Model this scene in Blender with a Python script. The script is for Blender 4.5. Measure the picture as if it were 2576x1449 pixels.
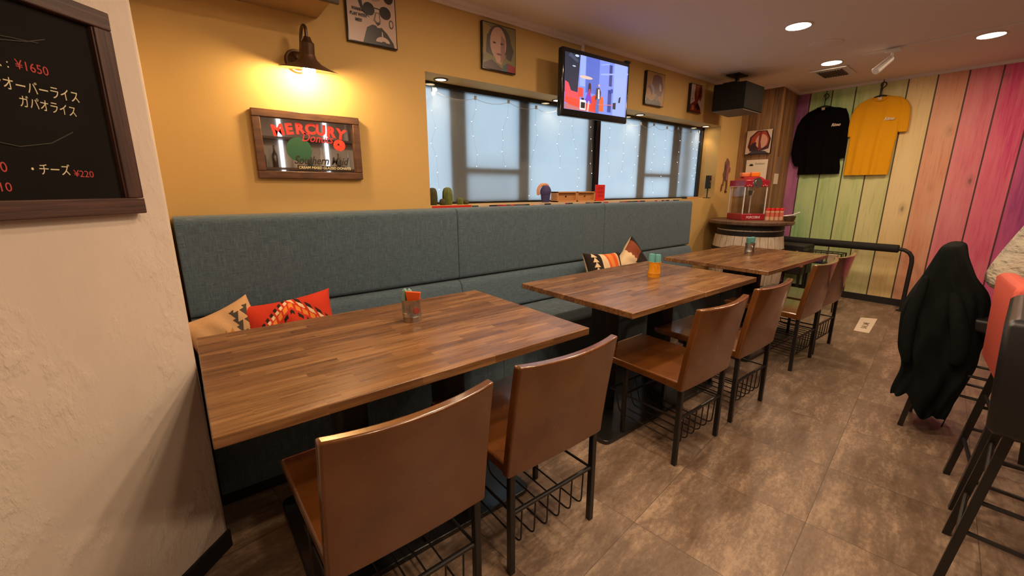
import bpy, bmesh, math, random
from mathutils import Vector, Matrix, Euler
R = random.Random(7)
for o in list(bpy.data.objects): bpy.data.objects.remove(o)
scene = bpy.context.scene
col = scene.collection
PI = math.pi
CX, CY, CZ = 0.0, -2.533, 1.2734
# ------------------------------------------------------------------ camera
cam = bpy.data.cameras.new('camera'); cam.sensor_width = 36; cam.lens = 1056.36 * 36 / 2576; cam.clip_start = .03
camo = bpy.data.objects.new('camera', cam); col.objects.link(camo)
camo.location = (CX, CY, CZ); camo.rotation_euler = (math.radians(90 - 13.284), 0, math.radians(51.78 - 90))
scene.camera = camo
# ------------------------------------------------------------------ world, exposure
w = bpy.data.worlds.new('daylight'); scene.world = w; w.use_nodes = True
w.node_tree.nodes['Background'].inputs[0].default_value = (.72, .87, .98, 1)
w.node_tree.nodes['Background'].inputs[1].default_value = 1.18
scene.view_settings.view_transform = 'Standard'; scene.view_settings.look = 'None'
scene.view_settings.exposure = 0.36; scene.view_settings.gamma = 1
DOWN_POWER, BULB_POWER, RECESS_POWER = 175.0, 235.0, 20.0
CEIL = 2.413

# ------------------------------------------------------------------ materials
def srgb(r, g, b):
    f = lambda c: ((c / 255) / 12.92 if c / 255 <= .04045 else ((c / 255 + .055) / 1.055) ** 2.4)
    return (f(r), f(g), f(b), 1)
def mat(name, c, rough=.6, metal=0, coat=0, emit=None, estr=0, bump=None, var=None, trans=0, spec=.5, sheen=0):
    """bump=(scale, strength, (sx,sy,sz)); var=(scale, amount, (sx,sy,sz))"""
    m = bpy.data.materials.new(name); m.use_nodes = True
    nt = m.node_tree; p = nt.nodes['Principled BSDF']
    if len(c) == 3: c = (*c, 1)
    p.inputs['Base Color'].default_value = c; p.inputs['Roughness'].default_value = rough
    p.inputs['Metallic'].default_value = metal; p.inputs['Coat Weight'].default_value = coat
    p.inputs['Coat Roughness'].default_value = .12; p.inputs['Specular IOR Level'].default_value = spec
    p.inputs['Transmission Weight'].default_value = trans; p.inputs['Sheen Weight'].default_value = sheen
    if emit:
        p.inputs['Emission Color'].default_value = (*emit[:3], 1); p.inputs['Emission Strength'].default_value = estr
    tc = None
    def coord(s):
        tc = nt.nodes.new('ShaderNodeTexCoord'); mp = nt.nodes.new('ShaderNodeMapping')
        mp.inputs['Scale'].default_value = s; nt.links.new(tc.outputs['Object'], mp.inputs[0]); return mp.outputs[0]
    if var:
        n = nt.nodes.new('ShaderNodeTexNoise'); n.inputs['Scale'].default_value = var[0]; n.inputs['Detail'].default_value = 5
        nt.links.new(coord(var[2] if len(var) > 2 else (1, 1, 1)), n.inputs['Vector'])
        mx = nt.nodes.new('ShaderNodeMix'); mx.data_type = 'RGBA'
        a = var[1]
        mx.inputs[6].default_value = (*[x * (1 - a) for x in c[:3]], 1); mx.inputs[7].default_value = (*[min(1, x * (1 + a)) for x in c[:3]], 1)
        cr = nt.nodes.new('ShaderNodeMapRange'); cr.inputs[1].default_value = .3; cr.inputs[2].default_value = .7
        nt.links.new(n.outputs[0], cr.inputs[0]); nt.links.new(cr.outputs[0], mx.inputs[0]); nt.links.new(mx.outputs[2], p.inputs['Base Color'])
    if bump:
        n = nt.nodes.new('ShaderNodeTexNoise'); n.inputs['Scale'].default_value = bump[0]; n.inputs['Detail'].default_value = 4
        nt.links.new(coord(bump[2] if len(bump) > 2 else (1, 1, 1)), n.inputs['Vector'])
        b = nt.nodes.new('ShaderNodeBump'); b.inputs['Strength'].default_value = bump[1]; b.inputs['Distance'].default_value = .004
        nt.links.new(n.outputs[0], b.inputs['Height']); nt.links.new(b.outputs[0], p.inputs['Normal'])
    return m
def nodes(m): return m.node_tree, m.node_tree.nodes['Principled BSDF']
def add(nt, t, **k):
    n = nt.nodes.new(t)
    for a, b in k.items(): setattr(n, a, b)
    return n
def mathn(nt, op, a, b=None, c=None):
    n = nt.nodes.new('ShaderNodeMath'); n.operation = op
    for i, v in enumerate((a, b, c)):
        if v is None: continue
        if hasattr(v, 'default_value') or hasattr(v, 'links'): nt.links.new(v, n.inputs[i])
        else: n.inputs[i].default_value = v
    return n.outputs[0]
def mix(nt, f, a, b, blend='MIX'):
    n = nt.nodes.new('ShaderNodeMix'); n.data_type = 'RGBA'; n.blend_type = blend
    for i, v in ((0, f), (6, a), (7, b)):
        if hasattr(v, 'links'): nt.links.new(v, n.inputs[i])
        else: n.inputs[i].default_value = v
    return n.outputs[2]
def noise(nt, vec, scale, detail=4, sc=(1, 1, 1), rough=.5, loc=(0, 0, 0)):
    mp = add(nt, 'ShaderNodeMapping'); mp.inputs['Scale'].default_value = sc; mp.inputs['Location'].default_value = loc
    nt.links.new(vec, mp.inputs[0])
    n = add(nt, 'ShaderNodeTexNoise'); n.inputs['Scale'].default_value = scale; n.inputs['Detail'].default_value = detail
    n.inputs['Roughness'].default_value = rough
    nt.links.new(mp.outputs[0], n.inputs['Vector']); return n.outputs[0]
def rng(nt, v, a, b, c=0, d=1):
    n = add(nt, 'ShaderNodeMapRange'); nt.links.new(v, n.inputs[0])
    for i, x in zip((1, 2, 3, 4), (a, b, c, d)): n.inputs[i].default_value = x
    return n.outputs[0]
def bumpn(nt, p, h, strength=.4, dist=.003):
    b = add(nt, 'ShaderNodeBump'); b.inputs['Strength'].default_value = strength; b.inputs['Distance'].default_value = dist
    nt.links.new(h, b.inputs['Height']); nt.links.new(b.outputs[0], p.inputs['Normal'])
def objco(nt): return add(nt, 'ShaderNodeTexCoord').outputs['Object']

M = {}
M['yellow'] = mat('yellow_paint', (.60, .395, .135), .75, bump=(180, .12), var=(.9, .04))
M['ceiling'] = mat('ceiling_paint', (.80, .70, .64), .8, bump=(90, .25))
M['trimwhite'] = mat('trim_white', (.80, .70, .66), .5)
M['black'] = mat('black_metal', (.012, .011, .011), .33, spec=.5)
M['blackmatte'] = mat('black_matte', (.012, .012, .012), .6)
M['plate'] = mat('black_plate', (.014, .013, .013), .3, bump=(60, .1), coat=.3)
M['blackgloss'] = mat('black_gloss', (.01, .01, .011), .12)
M['darkbox'] = mat('speaker_black', (.010, .008, .006), .85, bump=(400, .5), spec=.2)
M['glassclear'] = mat('clear_glass', (1, 1, 1), .02, trans=1)
def m_thin():
    m = bpy.data.materials.new('acrylic'); m.use_nodes = True; nt = m.node_tree; nt.nodes.clear()
    out = nt.nodes.new('ShaderNodeOutputMaterial'); tr = nt.nodes.new('ShaderNodeBsdfTransparent'); tr.inputs[0].default_value = (.99, .99, .98, 1)
    gl = nt.nodes.new('ShaderNodeBsdfGlossy'); gl.inputs['Roughness'].default_value = .06; mx = nt.nodes.new('ShaderNodeMixShader'); mx.inputs[0].default_value = .07; nt.links.new(tr.outputs[0], mx.inputs[1]); nt.links.new(gl.outputs[0], mx.inputs[2]); nt.links.new(mx.outputs[0], out.inputs[0]); return m
M['acrylic'] = m_thin()
M['steel'] = mat('galvanized_steel', (.42, .39, .35), .36, metal=1, var=(30, .25), bump=(60, .2))
M['bronze'] = mat('aged_bronze', (.10, .055, .03), .38, metal=.7)
M['teal'] = mat('teal_cloth', srgb(95, 160, 160), .8)
M['orange'] = mat('orange_card', srgb(235, 95, 25), .55)
M['yellowpaint'] = mat('yellow_enamel', srgb(225, 150, 20), .45, bump=(200, .3))
M['coral'] = mat('coral_leather', srgb(205, 88, 72), .62, bump=(300, .1))
M['darkleather'] = mat('dark_leather', (.012, .012, .016), .38, bump=(120, .05))
M['coat'] = mat('black_cloth', (.006, .009, .009), .9, sheen=0, spec=.15, bump=(30, .5))
M['cream'] = mat('cream_cloth', (.60, .54, .44), .9, bump=(9, 2.2, (1, 1, 2.2)), var=(6, .12))
M['cream'].node_tree.nodes['Bump'].inputs['Distance'].default_value = .02
M['skin'] = mat('skin', (.55, .33, .22), .55)
M['white'] = mat('white_plastic', (.75, .73, .7), .4)
M['paper'] = mat('paper', (.78, .68, .55), .7)
M['red'] = mat('red_plastic', (.35, .012, .03), .28, coat=.5)
M['brightred'] = mat('bright_red', srgb(215, 40, 30), .5)
M['chrome'] = mat('chrome', (.6, .6, .6), .15, metal=1)
M['cactus'] = mat('cactus_green', srgb(100, 112, 50), .6, var=(40, .2))
M['cactusdark'] = mat('cactus_dark', srgb(70, 70, 35), .6, var=(40, .2))
M['lightwood'] = mat('light_wood', srgb(205, 150, 95), .6, var=(5, .1, (1, 1, 12)))
M['mirror'] = mat('mirror', (.82, .84, .84), .02, metal=1)
M['toothed'] = mat('silver_letter', (.7, .7, .68), .3)

def m_plaster():
    m = mat('white_plaster', (.70, .60, .51), .72); nt, p = nodes(m); v = objco(nt)
    a = noise(nt, v, 3.5, 7, (1, 1, .6), .62); b = noise(nt, v, 26, 5, (1, 1, .5), .6, (3, 1, 2))
    r1 = rng(nt, a, .49, .55); r2 = rng(nt, b, .45, .62)
    k = mathn(nt, 'MULTIPLY', r1, r2)
    rn = add(nt, 'ShaderNodeTexNoise'); rn.noise_type = 'RIDGED_MULTIFRACTAL'; rn.inputs['Scale'].default_value = 7; rn.inputs['Detail'].default_value = 3; rn.inputs['Distortion'].default_value = .6
    mp2 = add(nt, 'ShaderNodeMapping'); mp2.inputs['Rotation'].default_value = (0, .6, 0); mp2.inputs['Scale'].default_value = (1, 1, .55); nt.links.new(v, mp2.inputs[0]); nt.links.new(mp2.outputs[0], rn.inputs['Vector'])
    rid = mathn(nt, 'MULTIPLY', rng(nt, rn.outputs[0], .75, 1.15), rng(nt, a, .45, .6))
    h = mathn(nt, 'ADD', mathn(nt, 'ADD', mathn(nt, 'MULTIPLY', k, .35), mathn(nt, 'MULTIPLY', rid, .8)), mathn(nt, 'MULTIPLY', b, .22))
    bumpn(nt, p, h, .8, .007)
    nt.links.new(mix(nt, rng(nt, a, .3, .7), (.66, .565, .48, 1), (.74, .64, .545, 1)), p.inputs['Base Color']); return m
M['plaster'] = m_plaster()
def m_floor():
    m = mat('floor_tile', (.2, .15, .11), .5); nt, p = nodes(m); v = objco(nt)
    mp = add(nt, 'ShaderNodeMapping'); nt.links.new(v, mp.inputs[0])
    mp.vector_type = 'TEXTURE'; mp.inputs['Location'].default_value = (1.239, -1.735, 0); mp.inputs['Rotation'].default_value = (0, 0, math.radians(6.6))
    q = mp.outputs[0]
    br = add(nt, 'ShaderNodeTexBrick'); br.offset = 0; br.squash = 1
    for k, x in (('Scale', 1), ('Mortar Size', .0012), ('Mortar Smooth', 0), ('Bias', 0), ('Brick Width', .474), ('Row Height', .474)): br.inputs[k].default_value = x
    br.inputs['Color1'].default_value = (.0, .0, .0, 1); br.inputs['Color2'].default_value = (1, 1, 1, 1); br.inputs['Mortar'].default_value = (.5, .5, .5, 1)
    nt.links.new(q, br.inputs['Vector'])
    # each tile's own veining, shifted by its brick value
    sh = add(nt, 'ShaderNodeVectorMath', operation='MULTIPLY_ADD'); sh.inputs[1].default_value = (7, 13, 3)
    nt.links.new(br.outputs['Color'], sh.inputs[0]); nt.links.new(q, sh.inputs[2]); s = sh.outputs[0]
    a = noise(nt, s, 3.6, 8, (.5, 2.0, 1), .66); b = noise(nt, s, 13, 7, (.4, 1.5, 1), .75); c = noise(nt, s, 55, 4, (.7, 1.2, 1), .75)
    t = mathn(nt, 'ADD', mathn(nt, 'MULTIPLY', a, .38), mathn(nt, 'ADD', mathn(nt, 'MULTIPLY', b, .40), mathn(nt, 'MULTIPLY', c, .26)))
    cr = add(nt, 'ShaderNodeValToRGB'); nt.links.new(t, cr.inputs[0]); e = cr.color_ramp.elements
    e[0].position = .43; e[0].color = (.145, .092, .060, 1); e[1].position = .63; e[1].color = (.42, .30, .205, 1)
    x = e.new(.52); x.color = (.215, .147, .102, 1)
    vn = add(nt, 'ShaderNodeTexNoise'); vn.noise_type = 'RIDGED_MULTIFRACTAL'; vn.inputs['Scale'].default_value = 3.2; vn.inputs['Detail'].default_value = 5; vn.inputs['Distortion'].default_value = .8
    mpv = add(nt, 'ShaderNodeMapping'); mpv.inputs['Scale'].default_value = (.55, 1.7, 1); mpv.inputs['Rotation'].default_value = (0, 0, .25); nt.links.new(s, mpv.inputs[0]); nt.links.new(mpv.outputs[0], vn.inputs['Vector'])
    cr_out = mix(nt, mathn(nt, 'MULTIPLY', rng(nt, vn.outputs[0], .7, 1.3), .45), cr.outputs[0], (.40, .30, .22, 1))
    tint = mix(nt, mathn(nt, 'MULTIPLY', br.outputs['Color'], .12), cr_out, (.30, .24, .18, 1))
    nt.links.new(mix(nt, br.outputs['Fac'], tint, (.095, .07, .05, 1)), p.inputs['Base Color'])
    nt.links.new(rng(nt, b, .3, .7, .36, .55), p.inputs['Roughness'])
    bumpn(nt, p, mathn(nt, 'SUBTRACT', mathn(nt, 'MULTIPLY', b, .3), br.outputs['Fac']), .35, .0015); return m
M['floor'] = m_floor()
def m_block():
    m = mat('butcher_block', (.2, .1, .05), .3); nt, p = nodes(m); v = objco(nt)
    br = add(nt, 'ShaderNodeTexBrick'); br.offset = .41; br.offset_frequency = 3; br.squash = .8; br.squash_frequency = 2
    for k, x in (('Scale', 1), ('Mortar Size', .0), ('Bias', 0), ('Brick Width', .34), ('Row Height', .036)): br.inputs[k].default_value = x
    br.inputs['Color1'].default_value = (0, 0, 0, 1); br.inputs['Color2'].default_value = (1, 1, 1, 1)
    nt.links.new(v, br.inputs['Vector'])
    sh = add(nt, 'ShaderNodeVectorMath', operation='MULTIPLY_ADD'); sh.inputs[1].default_value = (9, 17, 3)
    nt.links.new(br.outputs['Color'], sh.inputs[0]); nt.links.new(v, sh.inputs[2]); s = sh.outputs[0]
    g = noise(nt, s, 3, 6, (1.3, 22, 22), .55); g2 = noise(nt, s, 5, 4, (1, 3, 3))
    t = mathn(nt, 'ADD', mathn(nt, 'MULTIPLY', br.outputs['Color'], .22), mathn(nt, 'ADD', mathn(nt, 'MULTIPLY', g, .6), mathn(nt, 'MULTIPLY', g2, .2)))
    cr = add(nt, 'ShaderNodeValToRGB'); nt.links.new(t, cr.inputs[0]); e = cr.color_ramp.elements
    e[0].position = .34; e[0].color = (.115, .050, .019, 1); e[1].position = .74; e[1].color = (.40, .215, .09, 1)
    x = e.new(.52); x.color = (.20, .093, .036, 1)
    nt.links.new(cr.outputs[0], p.inputs['Base Color']); nt.links.new(rng(nt, g, .3, .7, .24, .36), p.inputs['Roughness'])
    bumpn(nt, p, g, .12, .001); p.inputs['Coat Weight'].default_value = .15; p.inputs['Coat Roughness'].default_value = .25; return m
M['block'] = m_block()
def m_fabric():
    m = mat('teal_grey_fabric', (.1, .14, .15), .9, sheen=.2); nt, p = nodes(m); v = objco(nt)
    a = noise(nt, v, 1, 3, (22, 22, 420), .6); b = noise(nt, v, 1, 3, (420, 300, 22), .6, (5, 2, 1)); c = noise(nt, v, 900, 2)
    t = mathn(nt, 'ADD', mathn(nt, 'MULTIPLY', mathn(nt, 'MAXIMUM', a, b), .8), mathn(nt, 'MULTIPLY', c, .2))
    cr = add(nt, 'ShaderNodeValToRGB'); nt.links.new(t, cr.inputs[0]); e = cr.color_ramp.elements
    e[0].position = .42; e[0].color = (.038, .070, .098, 1); e[1].position = .70; e[1].color = (.128, .200, .258, 1)
    nt.links.new(cr.outputs[0], p.inputs['Base Color']); bumpn(nt, p, t, .5, .001); return m
M['fabric'] = m_fabric()
def m_leather():
    m = mat('cognac_leather', (.24, .085, .022), .34, coat=.35); nt, p = nodes(m); v = objco(nt)
    a = noise(nt, v, 5, 5); nt.links.new(mix(nt, rng(nt, a, .3, .7), (.098, .031, .006, 1), (.185, .062, .012, 1)), p.inputs['Base Color'])
    nt.links.new(rng(nt, a, .3, .7, .22, .34), p.inputs['Roughness']); p.inputs['Coat Roughness'].default_value = .12; p.inputs['Coat Weight'].default_value = .9
    bumpn(nt, p, noise(nt, v, 420, 3), .10, .0008); return m
M['leather'] = m_leather()
def m_stainedwood(name, c1, c2, c3, sc, rough=.5, bump=.5):
    m = mat(name, c2, rough); nt, p = nodes(m); v = objco(nt)
    a = noise(nt, v, 4, 8, sc, .65)
    cr = add(nt, 'ShaderNodeValToRGB'); nt.links.new(a, cr.inputs[0]); e = cr.color_ramp.elements
    e[0].position = .32; e[0].color = (*c1, 1); e[1].position = .70; e[1].color = (*c3, 1); x = e.new(.5); x.color = (*c2, 1)
    nt.links.new(cr.outputs[0], p.inputs['Base Color']); bumpn(nt, p, a, bump, .003); return m
M['framewood_h'] = m_stainedwood('dark_frame_wood_h', (.022, .009, .006), (.06, .024, .016), (.12, .052, .034), (.8, .8, 22))
M['framewood_v'] = m_stainedwood('dark_frame_wood_v', (.022, .009, .006), (.06, .024, .016), (.12, .052, .034), (22, 22, .8))
M['walnut'] = m_stainedwood('walnut_frame', (.05, .02, .008), (.10, .042, .016), (.16, .072, .03), (2, 9, 9), .4, .2)
M['barreltop'] = m_stainedwood('barrel_top', (.06, .03, .016), (.125, .066, .036), (.2, .115, .065), (1, 14, 1), .5, .3)
def m_rainbow():
    m = mat('rainbow_planks', (.5, .4, .2), .62); nt, p = nodes(m); v = objco(nt)
    sx = add(nt, 'ShaderNodeSeparateXYZ'); nt.links.new(v, sx.inputs[0])
    t = mathn(nt, 'MULTIPLY', mathn(nt, 'ADD', mathn(nt, 'MULTIPLY', sx.outputs[1], -1), -.2675), 1 / .2195)  # plank index, first = purple
    fr = mathn(nt, 'FRACT', t); idx = mathn(nt, 'FLOOR', t)
    cols = [(118, 66, 122), (140, 190, 132), (158, 200, 132), (178, 206, 132), (204, 206, 138), (226, 200, 136), (222, 148, 118), (222, 112, 132), (218, 62, 122), (160, 62, 132), (120, 60, 120), (90, 60, 130), (80, 80, 140)]
    def ramp(src, cs):
        cr = add(nt, 'ShaderNodeValToRGB'); cr.color_ramp.interpolation = 'CONSTANT'; nt.links.new(src, cr.inputs[0])
        e = cr.color_ramp.elements; e[0].position = 0; e[0].color = srgb(*cs[0]); e[1].position = 1 / len(cs); e[1].color = srgb(*cs[1])
        for i in range(2, len(cs)): x = e.new(i / len(cs)); x.color = srgb(*cs[i])
        return cr.outputs[0]
    n = len(cols); ti = mathn(nt, 'MULTIPLY', mathn(nt, 'ADD', idx, .5), 1 / n)
    base = ramp(ti, cols)
    light = [(190, 120, 165), (196, 222, 162), (206, 224, 162), (216, 224, 162), (230, 224, 168), (240, 216, 162), (232, 180, 148), (234, 150, 155), (236, 128, 150), (216, 98, 150), (180, 80, 140), (140, 90, 160), (120, 120, 170)]
    lt = ramp(ti, light)
    cmb = add(nt, 'ShaderNodeCombineXYZ'); nt.links.new(mathn(nt, 'MULTIPLY', idx, 3.7), cmb.inputs[0]); nt.links.new(sx.outputs[1], cmb.inputs[1]); nt.links.new(sx.outputs[2], cmb.inputs[2])
    vv = cmb.outputs[0]
    big = noise(nt, vv, 2.2, 3, (1, 2.4, .55)); grain = noise(nt, vv, 4, 7, (1, 15, .8), .65); fine = noise(nt, vv, 18, 3, (1, 12, 1))
    c1 = mix(nt, rng(nt, big, .38, .66), base, lt)
    c2 = mix(nt, mathn(nt, 'MULTIPLY', rng(nt, grain, .42, .62), .5), c1, lt)
    dark = mix(nt, .5, c2, (.08, .05, .03, 1))
    c2 = mix(nt, mathn(nt, 'MULTIPLY', rng(nt, grain, .42, .28), .55), c2, dark)
    # knots
    vo = add(nt, 'ShaderNodeTexVoronoi'); mp = add(nt, 'ShaderNodeMapping'); mp.inputs['Scale'].default_value = (1, 4.55, 2.2); nt.links.new(vv, mp.inputs[0]); nt.links.new(mp.outputs[0], vo.inputs['Vector']); vo.inputs['Scale'].default_value = 1
    dd = mathn(nt, 'ADD', vo.outputs['Distance'], mathn(nt, 'MULTIPLY', mathn(nt, 'SUBTRACT', fine, .5), .08))
    k = rng(nt, dd, .085, .03); c3 = mix(nt, mathn(nt, 'MULTIPLY', k, .75), c2, (.10, .035, .03, 1))
    halo = rng(nt, dd, .2, .08); c3 = mix(nt, mathn(nt, 'MULTIPLY', halo, .25), c3, (.2, .1, .06, 1))
    # pale worn edge on the side of every plank, dark gap between planks
    edge = mathn(nt, 'MULTIPLY', mathn(nt, 'LESS_THAN', fr, .12), .35); c4 = mix(nt, edge, c3, lt)
    gap = mathn(nt, 'GREATER_THAN', fr, .945)
    nt.links.new(mix(nt, mathn(nt, 'MULTIPLY', gap, .93), c4, (.035, .02, .02, 1)), p.inputs['Base Color'])
    bumpn(nt, p, grain, .06, .001); return m
M['rainbow'] = m_rainbow()
def m_panelling():
    m = mat('brown_panelling', (.2, .1, .05), .6); nt, p = nodes(m); v = objco(nt)
    sx = add(nt, 'ShaderNodeSeparateXYZ'); nt.links.new(v, sx.inputs[0])
    s = mathn(nt, 'MULTIPLY', mathn(nt, 'SUBTRACT', sx.outputs[0], sx.outputs[1]), 1 / .085)
    idx = mathn(nt, 'FLOOR', s); fr = mathn(nt, 'FRACT', s)
    wn = add(nt, 'ShaderNodeTexWhiteNoise'); wn.noise_dimensions = '1D'; nt.links.new(idx, wn.inputs['W'])
    cmb = add(nt, 'ShaderNodeCombineXYZ'); nt.links.new(mathn(nt, 'MULTIPLY', idx, 2.3), cmb.inputs[0]); nt.links.new(fr, cmb.inputs[1]); nt.links.new(sx.outputs[2], cmb.inputs[2])
    g = noise(nt, cmb.outputs[0], 2.5, 8, (1, 2.2, 1), .6)
    t = mathn(nt, 'ADD', mathn(nt, 'MULTIPLY', g, .75), mathn(nt, 'MULTIPLY', wn.outputs[0], .3))
    cr = add(nt, 'ShaderNodeValToRGB'); nt.links.new(t, cr.inputs[0]); e = cr.color_ramp.elements
    e[0].position = .30; e[0].color = (.10, .05, .022, 1); e[1].position = .78; e[1].color = (.46, .27, .115, 1); x = e.new(.54); x.color = (.27, .14, .058, 1)
    nt.links.new(mix(nt, mathn(nt, 'MULTIPLY', mathn(nt, 'LESS_THAN', fr, .04), .7), cr.outputs[0], (.04, .02, .01, 1)), p.inputs['Base Color']); return m
M['panelling'] = m_panelling()
def m_barrel():
    m = mat('barrel_staves', (.5, .4, .3), .7); nt, p = nodes(m); v = objco(nt)
    sx = add(nt, 'ShaderNodeSeparateXYZ'); nt.links.new(v, sx.inputs[0])
    s = mathn(nt, 'MULTIPLY', mathn(nt, 'ARCTAN2', sx.outputs[1], sx.outputs[0]), 26 / (2 * PI))
    fr = mathn(nt, 'FRACT', s); g = noise(nt, v, 6, 6, (9, 9, 1.2))
    c = mix(nt, rng(nt, g, .3, .7), (.56, .46, .36, 1), (.78, .67, .54, 1))
    nt.links.new(mix(nt, mathn(nt, 'LESS_THAN', fr, .05), c, (.12, .08, .05, 1)), p.inputs['Base Color']); return m
M['barrel'] = m_barrel()
def m_frost():
    m = bpy.data.materials.new('frosted_glass'); m.use_nodes = True; nt = m.node_tree; nt.nodes.clear()
    out = add(nt, 'ShaderNodeOutputMaterial'); tr = add(nt, 'ShaderNodeBsdfTranslucent'); df = add(nt, 'ShaderNodeBsdfDiffuse'); gl = add(nt, 'ShaderNodeBsdfGlossy')
    v = add(nt, 'ShaderNodeTexCoord').outputs['Object']; n = noise(nt, v, 3, 3)
    nt.links.new(mix(nt, n, (.72, .80, .86, 1), (.86, .92, .96, 1)), tr.inputs[0]); df.inputs[0].default_value = (.55, .6, .62, 1)
    gl.inputs['Roughness'].default_value = .22
    a = add(nt, 'ShaderNodeMixShader'); a.inputs[0].default_value = .16; nt.links.new(tr.outputs[0], a.inputs[1]); nt.links.new(df.outputs[0], a.inputs[2])
    b = add(nt, 'ShaderNodeMixShader'); b.inputs[0].default_value = .06; nt.links.new(a.outputs[0], b.inputs[1]); nt.links.new(gl.outputs[0], b.inputs[2])
    nt.links.new(b.outputs[0], out.inputs[0]); return m
M['frost'] = m_frost()
def emis(name, c, s): return mat(name, (0, 0, 0), .5, emit=c, estr=s)
M['down'] = emis('downlight_glow', (1, .72, .47), DOWN_POWER)
M['bulb'] = emis('bulb_glow', (1, .68, .33), BULB_POWER)
M['recess'] = emis('recess_glow', (1, .72, .42), RECESS_POWER)
M['led'] = emis('led_glow', (.75, .85, 1), 6)
_flat = {}
def flat(r, g, b, rough=.45):
    k = (r, g, b, rough)
    if k not in _flat: _flat[k] = mat('print_%d_%d_%d' % (r, g, b), srgb(r, g, b), rough)
    return _flat[k]

# ------------------------------------------------------------------ mesh helpers
def box(bm, c, s, rot=None, mi=0):
    m = Matrix.Translation(c) @ (rot.to_4x4() if rot else Matrix.Identity(4)) @ Matrix.Diagonal((*s, 1))
    r = bmesh.ops.create_cube(bm, size=1, matrix=m)
    for v in r['verts']:
        for f in v.link_faces: f.material_index = mi
    return r['verts']
def bb(bm, x0, x1, y0, y1, z0, z1, mi=0): return box(bm, ((x0 + x1) / 2, (y0 + y1) / 2, (z0 + z1) / 2), (abs(x1 - x0), abs(y1 - y0), abs(z1 - z0)), mi=mi)
def cyl(bm, p0, p1, r0, r1=None, seg=20, mi=0):
    p0, p1 = Vector(p0), Vector(p1); d = p1 - p0
    m = Matrix.Translation((p0 + p1) / 2) @ d.to_track_quat('Z', 'Y').to_matrix().to_4x4()
    r = bmesh.ops.create_cone(bm, cap_ends=True, segments=seg, radius1=r0, radius2=r0 if r1 is None else r1, depth=d.length, matrix=m)
    for v in r['verts']:
        for f in v.link_faces: f.material_index = mi
    return r['verts']
def sph(bm, c, s, sub=3, rot=None, mi=0):
    m = Matrix.Translation(c) @ (rot.to_4x4() if rot else Matrix.Identity(4)) @ Matrix.Diagonal((*s, 1))
    r = bmesh.ops.create_icosphere(bm, subdivisions=sub, radius=1, matrix=m)
    for v in r['verts']:
        for f in v.link_faces: f.material_index = mi
def lathe(bm, prof, c=(0, 0, 0), seg=32, mi=0, rib=None):
    rings = []
    for r, z in prof:
        ring = []
        for i in range(seg):
            a = 2 * PI * i / seg; rr = r * (1 + (rib[1] * abs(math.cos(a * rib[0] / 2)) if rib else 0))
            ring.append(bm.verts.new((c[0] + rr * math.cos(a), c[1] + rr * math.sin(a), c[2] + z)))
        rings.append(ring)
    for a, b in zip(rings, rings[1:]):
        for i in range(seg):
            f = bm.faces.new((a[i], a[(i + 1) % seg], b[(i + 1) % seg], b[i])); f.material_index = mi
    if prof[0][0] > 1e-5: bm.faces.new(rings[0][::-1]).material_index = mi
    if prof[-1][0] > 1e-5: bm.faces.new(rings[-1]).material_index = mi
def tube(bm, pts, r, seg=8, corner=0, mi=0):
    pts = [Vector(p) for p in pts]
    if corner > 0:
        o = [pts[0]]
        for a, b, c in zip(pts, pts[1:], pts[2:]):
            d1 = (a - b); d2 = (c - b); k = min(corner, d1.length * .48, d2.length * .48)
            p, q = b + d1.normalized() * k, b + d2.normalized() * k
            for t in (0, .25, .5, .75, 1): o.append(p * (1 - t) ** 2 + b * 2 * t * (1 - t) + q * t * t)
        o.append(pts[-1]); pts = o
    rings = []; n0 = None
    for i, p in enumerate(pts):
        d = (pts[min(i + 1, len(pts) - 1)] - pts[max(i - 1, 0)]).normalized()
        if n0 is None: n0 = d.orthogonal().normalized()
        n0 = (n0 - d * n0.dot(d)).normalized(); b = d.cross(n0)
        rr = r[i] if isinstance(r, list) else r
        rings.append([bm.verts.new(p + (n0 * math.cos(2 * PI * k / seg) + b * math.sin(2 * PI * k / seg)) * rr) for k in range(seg)])
    for a, b in zip(rings, rings[1:]):
        for k in range(seg): bm.faces.new((a[k], a[(k + 1) % seg], b[(k + 1) % seg], b[k])).material_index = mi
    bm.faces.new(rings[0][::-1]).material_index = mi; bm.faces.new(rings[-1]).material_index = mi
def prism(bm, poly, z0, z1, mi=0):
    a = [bm.verts.new((x, y, z0)) for x, y in poly]; b = [bm.verts.new((x, y, z1)) for x, y in poly]; n = len(poly)
    for i in range(n): bm.faces.new((a[i], a[(i + 1) % n], b[(i + 1) % n], b[i])).material_index = mi
    bm.faces.new(a[::-1]).material_index = mi; bm.faces.new(b).material_index = mi
def xprism(bm, prof, x0, x1, mi=0):
    """profile in (y, z) extruded along x"""
    a = [bm.verts.new((x0, y, z)) for y, z in prof]; b = [bm.verts.new((x1, y, z)) for y, z in prof]; n = len(prof)
    for i in range(n): bm.faces.new((a[i], a[(i + 1) % n], b[(i + 1) % n], b[i])).material_index = mi
    bm.faces.new(a[::-1]).material_index = mi; bm.faces.new(b).material_index = mi
ORG = {}
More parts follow.
